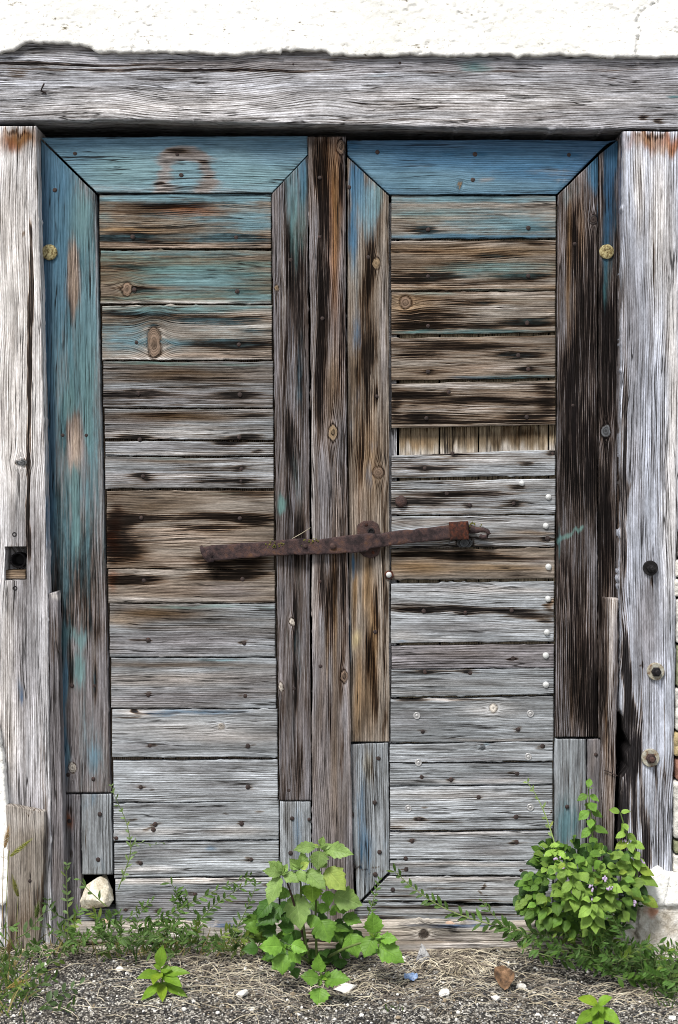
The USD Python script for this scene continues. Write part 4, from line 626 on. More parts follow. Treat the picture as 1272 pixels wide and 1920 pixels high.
board('plank', right, [(677, 1694), (780, 1693), (940, 1699), (1037, 1701)], [(634, 1731), (780, 1730), (940, 1731), (1037, 1731)], True, YP + .003, .02, dict(t='gy', d=.5, s=S('D 800 1700 140 4 1.0;D 900 1715 140 5 .9;W 800 1708 100 4 .5;D 720 1722 60 6 .8')), edge=2.2)
# backing boards behind the slats; they show where a slat is missing
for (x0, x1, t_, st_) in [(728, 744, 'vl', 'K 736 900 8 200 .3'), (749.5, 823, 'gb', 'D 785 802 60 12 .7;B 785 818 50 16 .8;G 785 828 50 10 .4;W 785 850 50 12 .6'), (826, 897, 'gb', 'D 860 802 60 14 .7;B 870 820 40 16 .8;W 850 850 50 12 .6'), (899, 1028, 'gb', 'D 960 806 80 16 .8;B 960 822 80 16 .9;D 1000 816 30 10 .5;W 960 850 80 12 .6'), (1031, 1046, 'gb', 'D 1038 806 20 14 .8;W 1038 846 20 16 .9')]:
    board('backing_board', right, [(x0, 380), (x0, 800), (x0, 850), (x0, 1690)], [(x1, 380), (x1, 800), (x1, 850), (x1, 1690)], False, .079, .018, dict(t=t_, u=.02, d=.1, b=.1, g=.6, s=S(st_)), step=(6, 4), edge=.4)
for (x0, x1) in [(186, 300), (302, 420), (422, 530)]:
    board('backing_board', left, [(x0, 380), (x0, 1000), (x0 + 8, 1635)], [(x1, 380), (x1, 1000), (x1 + 8, 1635)], False, .081, .018, dict(t='br', d=.5, g=.7), step=(16, 12), edge=.4)
# nails in the framing
for par, lst in ((left, [(141, 288, 5), (340, 328, 4.6), (333, 289, 5), (103, 356, 4.5), (149, 510, 4), (118, 816, 4), (162, 816, 3.5), (135, 1286, 4.5), (177, 1286, 4.2), (128, 1453, 4.2), (175, 1461, 4.2), (187, 1527, 4.4), (184, 1612, 4.6), (130, 1540, 4), (546, 487, 4.6), (540, 820, 3.6), (551, 1291, 4.4), (542, 1482, 4.2), (548, 1535, 4.2), (545, 1600, 4.4), (580, 1537, 3.4)]), (right, [(708, 285, 4.6), (891, 289, 5), (1067, 290, 5), (887, 337, 5), (655, 351, 4.2), (691, 482, 4), (707, 743, 3.6), (704, 1185, 4), (710, 1422, 4), (703, 1505, 4.2), (712, 1598, 4.4), (660, 1527, 4.4), (662, 1625, 4.6), (704, 1640, 4.8), (1078, 457, 3.6), (1064, 1513, 4), (1118, 1415, 3.6), (1075, 760, 3.4)])):
    for a, b, r in lst: nail(par, a, b, YF + .0015, r)
for a, b, r in [(600, 333, 4), (600, 444, 4), (605, 597, 4), (600, 1090, 4), (601, 1249, 4), (642, 1000, 3)]: nail(left, a, b, .037, r)
# round caps high on the outer stiles
def cap(par, x, y, r, lab):
    c = P(x, y, YF); r *= MPP
    v, f = lathe([(r, .005), (r, -.003), (r * .94, -.006), (r * .6, -.0068), (r * .3, -.0064)], c, 26, .03, x)
    v = v + np.stack([0 * v[:, 0], (fb(v[:, 0] * 160, v[:, 2] * 160, 1, x % 7, 3) - .5) * .004, 0 * v[:, 0]], -1)
    obj('pin_cap', v, f, OLD_BRASS, par, smooth=40, label=lab)
cap(left, 93, 473, 15, 'round pitted yellow cap'); cap(right, 1138, 472, 14, 'round pitted yellow cap')
# white screw heads and zinc washers on the right-hand slats
def on_plank(py, px=1000):
    best = None
    for (r, (p, y)) in zip(RP, PLK_R):
        if min(r[0], r[1]) - 2 <= py <= max(r[2], r[3]) + 2: best = (p, y)
    return best or (right, YF)
for (a, b, r) in [(979, 906, 6), (1029, 932, 6.4), (1024, 986, 6.4), (1029, 1063, 6.8), (1028, 1123, 6.4), (1026, 1186, 6.4), (1024, 1229, 6.8), (1024, 1284, 6.8)]:
    p, y = on_plank(b); rr = r * MPP * .9
    v, f = lathe([(rr, .003), (rr, -.002), (rr * .9, -.0042), (rr * .62, -.0062), (rr * .3, -.0072)], P(a, b, y), 18, 0, 1); obj('screw_cap', v, f, WHITE_CAP, p, smooth=True)
for (a, b) in [(782, 1342), (995, 1338), (785, 1430), (991, 1419), (766, 1516), (995, 1514)]:
    p, y = on_plank(b); c = P(a, b, y)
    w = obj('washer', *lathe([(6.8 * MPP, .003), (6.8 * MPP, -.0012), (6.2 * MPP, -.0020), (4.4 * MPP, -.0018), (4.0 * MPP, -.0006)], c, 20), ZINC, p, smooth=35)
    obj('screw', *lathe([(2.6 * MPP, .002), (2.5 * MPP, -.0022), (1.5 * MPP, -.0034)], c, 10), ZINC, p, smooth=40)
rr = 8.5 * MPP
w = obj('washer', *lathe([(rr, .004), (rr, -.003), (rr * .7, -.004)], P(730, 1078, YF), 18, .05, 3), RED_RUST, right, smooth=35)
obj('screw_cap', *lathe([(rr * .66, -.003), (rr * .6, -.006), (rr * .3, -.0085)], P(729.5, 1077.5, YF), 16), WHITE_CAP, w, smooth=True)
p, y = on_plank(940)
obj('rusty_bolt', *lathe([(11.5 * MPP, .003), (11.2 * MPP, -.004), (9 * MPP, -.0085), (5 * MPP, -.011)], P(752, 940, y), 14, .06, 5), RUST, p, smooth=40)
# the lock plate behind the bar
pl = [(672, 1000), (672, 986), (682, 979), (698, 978), (708, 984), (712, 998), (712, 1030), (708, 1040), (696, 1045), (684, 1042), (676, 1034)]
v, f, n = sheet(Polygon(pl).buffer(2), .004, .0455, .006, lambda a, b, r: (fb(a / 12, b / 12, 1, 3, 2) - .5) * .001, .0015); lp = obj('lock_plate', v, f, RUST, right, n=n)
v, f = lathe([(.0095, .001), (.0095, -.004), (.006, -.0045), (.0055, -.001)], P(696, 996, .0455), 16); obj('keyhole_ring', v, f, BLACK_IRON, lp, smooth=35)
for a, b in [(687, 984), (700, 1036)]: nail(lp, a, b, .0455, 3.4, mat=RED_RUST)

# ------------------------------------------------------------------ the iron bar across both leaves
bar = thing('iron_bar', 'rusty flat iron bar lying across both door leaves as a hasp', 'iron bar')
tx = [(379, 1027), (400, 1023), (450, 1019), (520, 1014), (548, 1011), (566, 1009), (592, 1012), (630, 1007), (668, 1003), (690, 1001), (712, 1001), (738, 996), (770, 993), (805, 989), (842, 984), (872, 986)]
bx = [(384, 1053), (404, 1051), (452, 1047), (520, 1042), (550, 1040), (568, 1041), (594, 1040), (630, 1038), (668, 1037), (688, 1034), (700, 1028), (738, 1023), (770, 1019), (805, 1015), (846, 1010), (874, 1006)]
yb = [.034, .032, .030, .024, .018, .013, .015, .015, .015, .018, .022, .025, .028, .030, .031, .031]
t0 = np.linspace(0, 1, 16); tt = np.linspace(0, 1, 140)
A = np.stack([np.interp(tt, t0, [q[k] for q in tx]) for k in (0, 1)], -1); B = np.stack([np.interp(tt, t0, [q[k] for q in bx]) for k in (0, 1)], -1); yy = np.interp(tt, t0, yb)
A[:, 1] += (fb(tt * 30, 0 * tt, 1, 4, 3) - .5) * 3; B[:, 1] += (fb(tt * 26, 0 * tt, 7, 4, 3) - .5) * 4
vv = np.array([0, .06, .16, .3, .45, .6, .75, .86, .95, 1]); th_ = .009
G = A[:, None] * (1 - vv)[None, :, None] + B[:, None] * vv[None, :, None]
dome = np.array([.0022, .0006, 0, 0, 0, 0, 0, 0, .0006, .0022])
yf = yy[:, None] + dome[None] + (fb(G[..., 0] / 7, G[..., 1] / 7, 1, 9, 3) - .5) * .0052
F_ = P(G[..., 0], G[..., 1], yf); Bk = F_[:, [-1, 0]].copy(); Bk[..., 1] = yy[:, None] + th_
R_ = np.concatenate([F_, Bk], 1); m = R_.shape[1]; v = R_.reshape(-1, 3); I = np.arange(len(v)).reshape(-1, m)
q = np.stack([I[:-1], np.roll(I[:-1], -1, 1), np.roll(I[1:], -1, 1), I[1:]], -1).reshape(-1, 4)
if np.cross(v[q[0, 1]] - v[q[0, 0]], v[q[0, 3]] - v[q[0, 0]])[1] > 0: q = q[:, ::-1]
tri = np.vstack([q[:, :3], q[:, [0, 2, 3]]])
for e in (I[0], I[-1]): tri = np.vstack([tri, [(e[0], e[k], e[k + 1]) for k in range(1, m - 1)], [(e[0], e[k + 1], e[k]) for k in range(1, m - 1)]])
BARM = noisy('bar_rust', [(0.30, (.010, .007, .008)), (0.43, (.030, .019, .020)), (0.52, (.055, .034, .034)), (0.60, (.078, .043, .036)), (0.74, (.12, .062, .032))], 48, bump=.9, dist=.003, fine=460)
obj('flat_bar', v, tri, BARM, bar, smooth=50)
for a, b, r, k in [(392, 1040, 9, BARM), (625, 1024, 6.5, RUST), (573, 1024, 4, RUST)]:
    yv = np.interp(a, [379, 400, 520, 566, 668], [.034, .032, .024, .013, .015])
    obj('rivet', *lathe([(r * MPP, .003), (r * MPP * .95, -.002), (r * MPP * .6, -.005)], P(a, b, yv), 12, .08, a), k, bar, smooth=40)
v, f = tube(P([377, 380, 385, 392, 400], [1024, 1033, 1042, 1050, 1051], [.026, .022, .022, .025, .031]), [.004, .0065, .0075, .0075, .005], 8); obj('curled_end', v, f, BARM, bar, smooth=True)
# square nut and the hook of the staple
nx = np.array([(842, 979), (878, 977), (880, 1011), (845, 1013)]); ctr = nx.mean(0)
prof = [(1.0, .056), (1.0, .017), (.9, .0135), (.45, .011)]
vs = np.vstack([P(*(ctr + (nx - ctr) * s_).T, y_) for s_, y_ in prof] + [P(ctr[0], ctr[1], .010)[None]])
fs = [(4 * i + k, 4 * i + (k + 1) % 4, 4 * i + 4 + (k + 1) % 4, 4 * i + 4 + k) for i in range(3) for k in range(4)]
fs = np.array(fs)[:, ::-1]; tri = np.vstack([fs[:, :3], fs[:, [0, 2, 3]], [(12 + (k + 1) % 4, 12 + k, 16) for k in range(4)]])
obj('square_nut', vs, tri, RED_RUST, bar)
v, f = tube(P([872, 884, 895, 906, 914, 917, 913, 905, 901], [990, 992, 994, 993, 995, 1001, 1006, 1007, 1004], [.050, .040, .034, .030, .027, .026, .027, .030, .034]), [.012, .0115, .0085, .0066, .0062, .0066, .0066, .006, .005], 9); obj('hook', v, f, BARM, bar, smooth=True)
MOSS = noisy('moss', [(0.35, (.05, .06, .01)), (0.6, (.16, .15, .03)), (0.75, (.25, .2, .05))], 200, bump=1, dist=.003)
rng = np.random.default_rng(8)
for cx, cy, n in [(517, 1021, 26), (583, 1015, 16), (884, 986, 14)]:
    blobs = []
    for _ in range(n):
        s_ = trimesh.creation.icosphere(1, rng.uniform(.0012, .0026)); px = cx + rng.normal(0, 8); py = cy + rng.normal(0, 3.5)
        s_.apply_scale((1, .6, 1)); s_.apply_translation(P(px, py, np.interp(px, [500, 566, 668, 872, 900], [.026, .0135, .015, .031, .030]))); blobs.append((np.array(s_.vertices), np.array(s_.faces)))
    obj('moss', *merge(blobs), MOSS, bar, smooth=True, kind='stuff')

# ------------------------------------------------------------------ plants and small things at the foot of the door
def on_ground(px, py):
    py = max(py, 1700); y = ZC * FPX / (py - PY0) - DIST
    for _ in range(3):
        x = (px - PX0) * (DIST + y) / FPX; y = (ZC - float(ground_z(x, min(y, .0)))) * FPX / (py - PY0) - DIST
    x = (px - PX0) * (DIST + y) / FPX
    return np.array([x, y, float(ground_z(x, y))])
def leaf_material(name, trans, vein, rough=.5):
    return usdkit.material(stage, '/World/Looks/' + name, {
        'tint': ('attribute', {'attribute': 'tint'}), 'luv': ('attribute', {'attribute': 'luv'}), 'x': ('separate_xyz', {}), 'geo': ('geometry', {}),
        'ab': ('math', {'math_type': 'absolute'}), 'mid': ('map_range', {'from_min': 0.0, 'from_max': 0.09, 'to_min': 1.0, 'to_max': 0.0, 'clamp': True}),
        'sk': ('math', {'math_type': 'multiply_add', 'value2': -0.30}), 'fr': ('math', {'math_type': 'multiply', 'value2': 40.0}), 'sn': ('math', {'math_type': 'sine'}), 'sv': ('map_range', {'from_min': 0.86, 'from_max': 1.0, 'to_max': 0.65, 'clamp': True}),
        'mx': ('math', {'math_type': 'maximum'}), 'n': ('noise_texture', {'scale': 55.0, 'detail': 5.0, 'roughness': 0.65}), 'nr': ('rgb_ramp', {'ramp': [(0.3, (.72, .74, .70)), (0.7, (1.28, 1.24, 1.3))]}),
        'm1': ('mix', {'mix_type': 'multiply', 'fac': 1.0}), 'vc': ('mix', {'mix_type': 'multiply', 'fac': 1.0, 'color2': (vein, vein * .93, vein * 1.15)}), 'm2': ('mix', {'mix_type': 'mix'}),
        'hb': ('math', {'math_type': 'multiply', 'value2': -1.0}), 'b': ('bump', {'strength': 0.6, 'distance': 0.0025}),
        'p': ('principled_bsdf', {'roughness': rough, 'specular_ior_level': 0.32}), 'tc': ('mix', {'mix_type': 'multiply', 'fac': 1.0, 'color2': (1.02, 1.10, .5)}), 't': ('translucent_bsdf', {}), 'mc': ('mix_closure', {'fac': trans})},
        [('luv.vector', 'x.vector'), ('x.x', 'ab.value1'), ('ab.value', 'mid.value'), ('ab.value', 'sk.value1'), ('x.y', 'sk.value3'), ('sk.value', 'fr.value1'), ('fr.value', 'sn.value1'), ('sn.value', 'sv.value'),
         ('mid.result', 'mx.value1'), ('sv.result', 'mx.value2'), ('mx.value', 'm2.fac'), ('geo.position', 'n.vector'), ('n.fac', 'nr.fac'), ('tint.color', 'm1.color1'), ('nr.color', 'm1.color2'), ('m1.color', 'vc.color1'), ('m1.color', 'm2.color1'), ('vc.color', 'm2.color2'),
         ('m2.color', 'p.base_color'), ('mx.value', 'hb.value1'), ('hb.value', 'b.height'), ('b.normal', 'p.normal'), ('m2.color', 'tc.color1'), ('tc.color', 't.color'), ('p.BSDF', 'mc.closure1'), ('t.BSDF', 'mc.closure2')], surface='mc.closure')
LEAF = leaf_material('broad_leaf', .28, 1.45); MINT = leaf_material('crinkled_leaf', .25, 1.3, .6); BLADE = leaf_material('narrow_leaf', .3, 1.2)
STRAW = noisy('dry_straw', [(0.3, (.22, .18, .12)), (0.5, (.55, .49, .37)), (0.7, (.74, .69, .56))], 14, bump=.2, fine=300)
def unit(v): v = np.asarray(v, float); return v / max(np.linalg.norm(v), 1e-9)
def leaf_mesh(base, d, n, L, W, rng, rows=14, cols=3, teeth=5, depth=.17, droop=.25, fold=.22, peak=.40, petiole=.10, sharp=1.0):
    d = unit(d); n = unit(n - np.dot(n, d) * d); s = np.cross(d, n)
    t = np.linspace(0, 1, rows + 1); v, f, uv = [], [], []
    prof = np.where(t < peak, np.sin(t / peak * np.pi / 2) ** .75, np.cos(np.clip((t - peak) / (1 - peak), 0, 1) * np.pi / 2) ** sharp)
    prof[0] = .03; prof[-1] = .02
    saw = 1 - depth * (1 - ((t * teeth * 1.0 + .15) % 1.0)) * (t > .14) * (t < .97)
    tw = rng.uniform(-.35, .35); wav = rng.uniform(0, 6)
    for i, tt in enumerate(t):
        c = base + d * L * (petiole + (1 - petiole) * tt) - n * droop * L * tt ** 2
        for j in range(-cols, cols + 1):
            u = j / cols; w = W / 2 * prof[i] * (saw[i] if abs(j) == cols else 1)
            lift = fold * abs(u) * w + .05 * W * math.sin(tt * 9 + wav + (2 if u > 0 else 0)) * abs(u) ** 2 + tw * u * w * tt
            back = -.10 * L * abs(u) ** 1.5 * (1 - tt) * (tt < .3)
            v.append(c + s * w * u * math.cos(fold) + n * lift + d * back * .4); uv.append((u, tt, 0))
    m = 2 * cols + 1
    for i in range(rows):
        for j in range(m - 1):
            a = i * m + j; f += [(a, a + 1, a + m + 1), (a, a + m + 1, a + m)]
    return np.array(v), np.array(f), np.array(uv)
def put_leaf(parent, base, d, n, L, W, tint, rng, mat=LEAF, name='leaf', **kw):
    v, f, uv = leaf_mesh(np.asarray(base, float), d, n, L, W, rng, **kw)
    tn = np.tile(np.array(tint) * rng.uniform(.70, 1.25) * (np.array([1.25, 1.06, .85]) if rng.random() < .05 else 1), (len(v), 1))
    tn *= (1 - .12 * uv[:, 1:2] * rng.uniform(-1, 1))
    return obj(name, v, f, mat, parent, n=vnorm(v, f), pv={'tint': tn, 'luv': uv})
def stem_mesh(parent, pts, r0, r1, tint, name='stem', sides=6):
    pts = np.asarray(pts, float); k = np.linspace(0, 1, len(pts)); kk = np.linspace(0, 1, max(len(pts) * 3, 8))
    from scipy.interpolate import CubicSpline
    q = CubicSpline(k, pts)(kk) if len(pts) > 2 else np.stack([np.interp(kk, k, pts[:, i]) for i in range(3)], -1)
    v, f = tube(q, np.linspace(r0, r1, len(q)), sides)
    return obj(name, v, f, BLADE, parent, n=vnorm(v, f), pv={'tint': np.tile(tint, (len(v), 1)), 'luv': np.tile([.5, 0, 0], (len(v), 1))}), q

# --- the tall broad-leaved weed before the joint of the leaves (pixel pairs base -> tip, in a 3.741x view of 440,1540)
Z1 = lambda x, y: (440 + x / 3.741, 1540 + y / 3.741)
root = on_ground(588, 1802)
weed = thing('leafy_weed', 'tall pale green broad-leaved weed growing before the middle of the door', 'weed', root)
rng = np.random.default_rng(21)
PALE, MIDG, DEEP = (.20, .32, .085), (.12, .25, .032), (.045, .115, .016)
hub = {'a': (592, 185, -.20), 'b': (455, 335, -.21), 'c': (335, 375, -.22), 'd': (350, 890, -.27), 'e': (615, 1105, -.34), 'g': (985, 815, -.25), 'm': (560, 560, -.17), 'r': (650, 480, -.16)}
HP = {k: P(*Z1(x, y), d_) for k, (x, y, d_) in hub.items()}
gstem = (.14, .20, .06)
for k, mids in {'a': [(575, 900, -.12), (570, 620, -.14), (590, 380, -.17)], 'b': [(500, 850, -.14), (470, 560, -.17)], 'c': [(480, 800, -.14), (400, 520, -.19)], 'd': [(480, 960, -.17)], 'e': [(590, 1010, -.22)], 'g': [(760, 900, -.18), (900, 850, -.22)]}.items():
    stem_mesh(weed, [root + np.array([rng.uniform(-.01, .01), 0, -.01])] + [P(*Z1(x, y), d_) for x, y, d_ in mids] + [HP[k]], .0045, .0022, gstem if k != 'c' else (.07, .045, .035))
W1 = [('a', 570, 175, 412, 205, 75, 'P'), ('a', 592, 205, 585, 345, 112, 'P'), ('a', 640, 195, 835, 235, 95, 'P'), ('a', 605, 170, 622, 105, 45, 'P'), ('a', 625, 195, 715, 245, 62, 'P'), ('a', 640, 330, 778, 485, 140, 'P'), ('a', 620, 330, 640, 265, 40, 'P'), ('a', 600, 190, 690, 165, 40, 'P'),
 ('b', 470, 325, 470, 213, 85, 'P'), ('b', 450, 340, 385, 262, 70, 'P'), ('b', 440, 345, 500, 435, 62, 'P'), ('b', 500, 350, 640, 480, 108, 'P'), ('b', 430, 350, 450, 432, 60, 'P'), ('b', 460, 330, 525, 290, 50, 'P'),
 ('c', 330, 370, 195, 348, 66, 'P'), ('c', 330, 362, 240, 282, 80, 'P'), ('c', 325, 390, 240, 592, 115, 'P'), ('c', 345, 375, 452, 428, 75, 'P'), ('c', 340, 360, 372, 300, 44, 'P'), ('c', 330, 350, 300, 288, 42, 'P'),
 ('m', 428, 505, 465, 762, 155, 'P'), ('m', 540, 440, 545, 572, 125, 'M'), ('r', 640, 490, 668, 592, 85, 'M'), ('r', 695, 515, 897, 592, 138, 'P'), ('r', 745, 560, 765, 655, 120, 'M'), ('m', 360, 465, 318, 545, 100, 'M'), ('m', 480, 450, 510, 520, 70, 'M'),
 ('m', 325, 590, 148, 738, 140, 'D'), ('m', 260, 555, 158, 685, 90, 'D'), ('m', 320, 630, 375, 720, 130, 'D'), ('m', 560, 655, 535, 752, 95, 'M'), ('r', 640, 575, 608, 650, 75, 'M'), ('m', 605, 690, 668, 855, 150, 'M'), ('r', 675, 625, 712, 655, 55, 'M'), ('r', 770, 675, 892, 712, 85, 'M'), ('r', 690, 765, 722, 850, 90, 'D'), ('m', 285, 755, 195, 805, 120, 'D'), ('m', 420, 760, 300, 730, 90, 'D'), ('m', 420, 760, 440, 860, 80, 'D'), ('r', 700, 700, 760, 760, 80, 'D'),
 ('d', 340, 880, 172, 882, 112, 'M'), ('d', 340, 925, 335, 1078, 115, 'M'), ('d', 385, 895, 462, 1005, 95, 'M'), ('d', 400, 858, 512, 912, 82, 'M'), ('d', 370, 860, 402, 788, 72, 'D'), ('d', 390, 950, 400, 1065, 62, 'D'), ('d', 170, 895, 50, 905, 78, 'D'), ('d', 340, 890, 355, 930, 26, 'M'), ('d', 410, 1030, 440, 1105, 70, 'D'),
 ('e', 600, 1060, 588, 930, 85, 'M'), ('e', 592, 1105, 463, 1088, 95, 'M'), ('e', 640, 1110, 812, 1112, 108, 'M'), ('e', 602, 1165, 590, 1300, 118, 'M'), ('e', 620, 1062, 626, 995, 46, 'M'), ('e', 606, 1110, 592, 1160, 34, 'M'), ('e', 648, 1112, 655, 1172, 36, 'M'), ('e', 640, 1090, 665, 1050, 30, 'M'),
 ('r', 805, 785, 862, 958, 125, 'M'), ('r', 690, 890, 690, 1008, 80, 'D'), ('r', 545, 895, 545, 970, 85, 'D'), ('r', 750, 920, 812, 962, 55, 'D'), ('r', 735, 960, 745, 1040, 90, 'D'),
 ('g', 980, 795, 970, 635, 112, 'M'), ('g', 975, 812, 912, 958, 118, 'M'), ('g', 1005, 875, 1190, 990, 135, 'M'), ('g', 1020, 825, 1148, 835, 76, 'M'), ('g', 980, 830, 1032, 856, 44, 'M'), ('g', 985, 870, 960, 945, 60, 'D')]
for i, (h, bx_, by_, ex, ey, w, tone) in enumerate(W1):
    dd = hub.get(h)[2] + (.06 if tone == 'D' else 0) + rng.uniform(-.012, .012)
    s_ = (DIST + dd) / FPX / 3.741
    b0 = P(*Z1(bx_, by_), dd); lat = math.hypot(ex - bx_, ey - by_) * s_
    out = -(.35 if h != 'g' else .3) * lat * (1 if ey > by_ else .3)
    e0 = P(*Z1(ex, ey), dd + out * rng.uniform(.7, 1.2)); dv = e0 - b0; L = np.linalg.norm(dv)
    n = np.array([rng.uniform(-.35, .35) + .35 * np.sign(dv[0]) * .3, -.80, .62 + rng.uniform(-.2, .25)])
    big = L > .028
    nn = unit(n - np.dot(n, dv) / L ** 2 * dv)
    # drooping tips: the blade starts above its chord
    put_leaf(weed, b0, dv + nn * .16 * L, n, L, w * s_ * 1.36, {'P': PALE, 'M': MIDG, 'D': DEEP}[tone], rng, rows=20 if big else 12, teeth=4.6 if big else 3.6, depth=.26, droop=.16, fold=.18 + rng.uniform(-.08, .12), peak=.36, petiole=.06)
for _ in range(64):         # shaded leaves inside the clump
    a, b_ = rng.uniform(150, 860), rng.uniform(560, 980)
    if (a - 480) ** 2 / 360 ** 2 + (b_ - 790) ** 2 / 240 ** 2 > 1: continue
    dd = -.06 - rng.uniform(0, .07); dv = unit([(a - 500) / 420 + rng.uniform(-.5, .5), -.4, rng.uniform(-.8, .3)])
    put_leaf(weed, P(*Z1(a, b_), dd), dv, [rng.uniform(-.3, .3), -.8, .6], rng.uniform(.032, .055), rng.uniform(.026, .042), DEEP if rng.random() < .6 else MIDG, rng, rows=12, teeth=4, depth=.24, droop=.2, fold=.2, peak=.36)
for k in 'abcdeg':          # tight young leaves in each tip
    for j in range(7):
        dv = unit([rng.uniform(-1, 1), -.4, rng.uniform(.1, 1)])
        put_leaf(weed, HP[k], dv, unit([-dv[0], -.8, .5]), rng.uniform(.014, .026), rng.uniform(.006, .010), np.array(PALE) * 1.1 if k in 'abc' else MIDG, rng, rows=6, cols=2, teeth=3, petiole=.05)

# --- small bright seedlings
def seedling(px, py, leaves, label, grp=None, h=.05):
    r = on_ground(px, py); t = thing('seedling', label, 'seedling', r, grp); rg = np.random.default_rng(int(px))
    top_ = r + np.array([0, -.02, h]); stem_mesh(t, [r - np.array([0, 0, .01]), r + np.array([.003, -.008, h * .5]), top_], .0028, .0018, (.16, .26, .05))
    for (ex, ey, w, lev, up) in leaves:
        b = r + (top_ - r) * lev; s_ = (DIST + b[1]) / FPX; q = P(ex, ey, b[1] - up)
        dv = q - b; L = np.linalg.norm(dv)
        put_leaf(t, b, dv, [rg.uniform(-.2, .2), -.6, .8], L, w * s_, (.14, .26, .022), rg, rows=10, teeth=3.2, depth=.08, droop=.10, fold=.30, peak=.45, petiole=.05)
    return t
seedling(303, 1862, [(304, 1773, 26, 1, 0), (257, 1832, 22, .8, .03), (355, 1822, 24, .8, .02), (340, 1846, 24, .75, .05), (287, 1842, 24, .8, .06), (322, 1818, 20, .9, .01), (265, 1874, 20, .4, .05), (305, 1874, 22, .4, .08), (350, 1866, 20, .4, .05), (288, 1810, 16, .95, .01)], 'bright green seedling on the gravel before the left door leaf', h=.07)
seedling(1120, 1925, [(1086, 1870, 24, 1, .01), (1147, 1869, 24, 1, .01), (1080, 1922, 26, .8, .05), (1163, 1918, 28, .8, .05), (1122, 1935, 24, .6, .08), (1110, 1905, 14, 1, .04), (1131, 1900, 14, 1, .04)], 'bright green seedling at the lower right edge of the gravel', h=.06)

# --- the bushy mint-like plant before the right post
bush_root = on_ground(1095, 1765)
bush = thing('bushy_weed', 'bushy crinkle-leaved weed with tiny mauve flowers before the right post', 'weed', bush_root)
rng = np.random.default_rng(33)
OUT = Polygon([(974, 1688), (984, 1642), (1004, 1620), (1008, 1588), (1032, 1578), (1062, 1582), (1078, 1572), (1092, 1590), (1120, 1584), (1150, 1592), (1176, 1600), (1184, 1640), (1204, 1664), (1207, 1690), (1190, 1712), (1166, 1722), (1160, 1748), (1126, 1764), (1106, 1752), (1066, 1748), (1040, 1736), (1008, 1730), (982, 1712)])
def dome(px, py): return -.05 - .19 * max(0, 1 - ((px - 1092) / 130) ** 2 - ((py - 1672) / 115) ** 2) ** .6
C0 = np.array([1092, 1690.])
pts, deep = [], []
while len(pts) < 400:
    q = np.array([rng.uniform(970, 1210), rng.uniform(1570, 1768)])
    if not OUT.contains(Point(*q)): continue
    lay = rng.random() ** 1.15
    if any(np.hypot(*(q - p[0])) < 8 and abs(lay - p[1]) < .2 for p in pts): continue
    pts.append((q, lay))
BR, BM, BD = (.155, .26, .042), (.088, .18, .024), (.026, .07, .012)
def whorl_leaf(par, b, dv, n, L, W, tint, rg): put_leaf(par, b, dv, n, L, W, tint, rg, mat=MINT, rows=10, cols=2, teeth=5, depth=.14, droop=.22, fold=.16, peak=.42, petiole=.12)
for q, lay in pts:
    d_ = dome(*q) * (1 - .85 * lay) - .012 + rng.uniform(-.025, .02)
    b = P(*q, d_); r2 = (q - C0) / 110
    dv = unit([r2[0] * .9 + rng.uniform(-.5, .5), -.45 + rng.uniform(-.2, .2), -r2[1] * .55 + rng.uniform(-.55, .2)])
    n = unit([r2[0] * .35 + rng.uniform(-.3, .3), -.75, .75 + rng.uniform(-.25, .25)])
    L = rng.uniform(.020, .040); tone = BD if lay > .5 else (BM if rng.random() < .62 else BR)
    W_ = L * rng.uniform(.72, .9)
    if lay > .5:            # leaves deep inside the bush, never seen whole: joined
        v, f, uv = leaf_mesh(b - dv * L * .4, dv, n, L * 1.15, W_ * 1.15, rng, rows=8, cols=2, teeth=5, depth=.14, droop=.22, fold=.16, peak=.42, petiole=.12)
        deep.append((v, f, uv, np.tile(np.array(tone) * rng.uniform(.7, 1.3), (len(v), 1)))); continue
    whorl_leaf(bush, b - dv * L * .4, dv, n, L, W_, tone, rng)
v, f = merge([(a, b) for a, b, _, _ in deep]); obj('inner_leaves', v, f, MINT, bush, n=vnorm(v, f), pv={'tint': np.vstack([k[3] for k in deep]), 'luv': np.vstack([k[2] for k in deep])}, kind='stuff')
# leaders with leaf pairs: (pixel path, depths)
LEAD = [([(1100, 1640), (1112, 1590), (1108, 1530), (1104, 1478)], [-.10, -.05, -.03, -.02], 36, BM), ([(1190, 1730), (1196, 1650), (1184, 1590), (1164, 1524)], [-.08, -.07, -.07, -.08], 36, BR),
        ([(1060, 1700), (1050, 1640), (1042, 1600), (1030, 1588)], [-.2, -.2, -.17, -.15], 30, BR), ([(1120, 1740), (1080, 1660), (1058, 1610)], [-.18, -.25, -.26], 30, BR), ([(1110, 1760), (1112, 1715), (1110, 1690)], [-.2, -.27, -.29], 34, BR), ([(1140, 1720), (1138, 1660), (1128, 1636)], [-.18, -.22, -.23], 32, BR), ([(1010, 1720), (1006, 1700), (1012, 1690)], [-.12, -.17, -.19], 24, BM), ([(1090, 1700), (1078, 1668), (1074, 1640)], [-.2, -.26, -.27], 34, BR)]
FLOWER = noisy('mauve_petal', [(0.3, (.34, .24, .42)), (0.7, (.55, .46, .60))], 300, bump=.1)
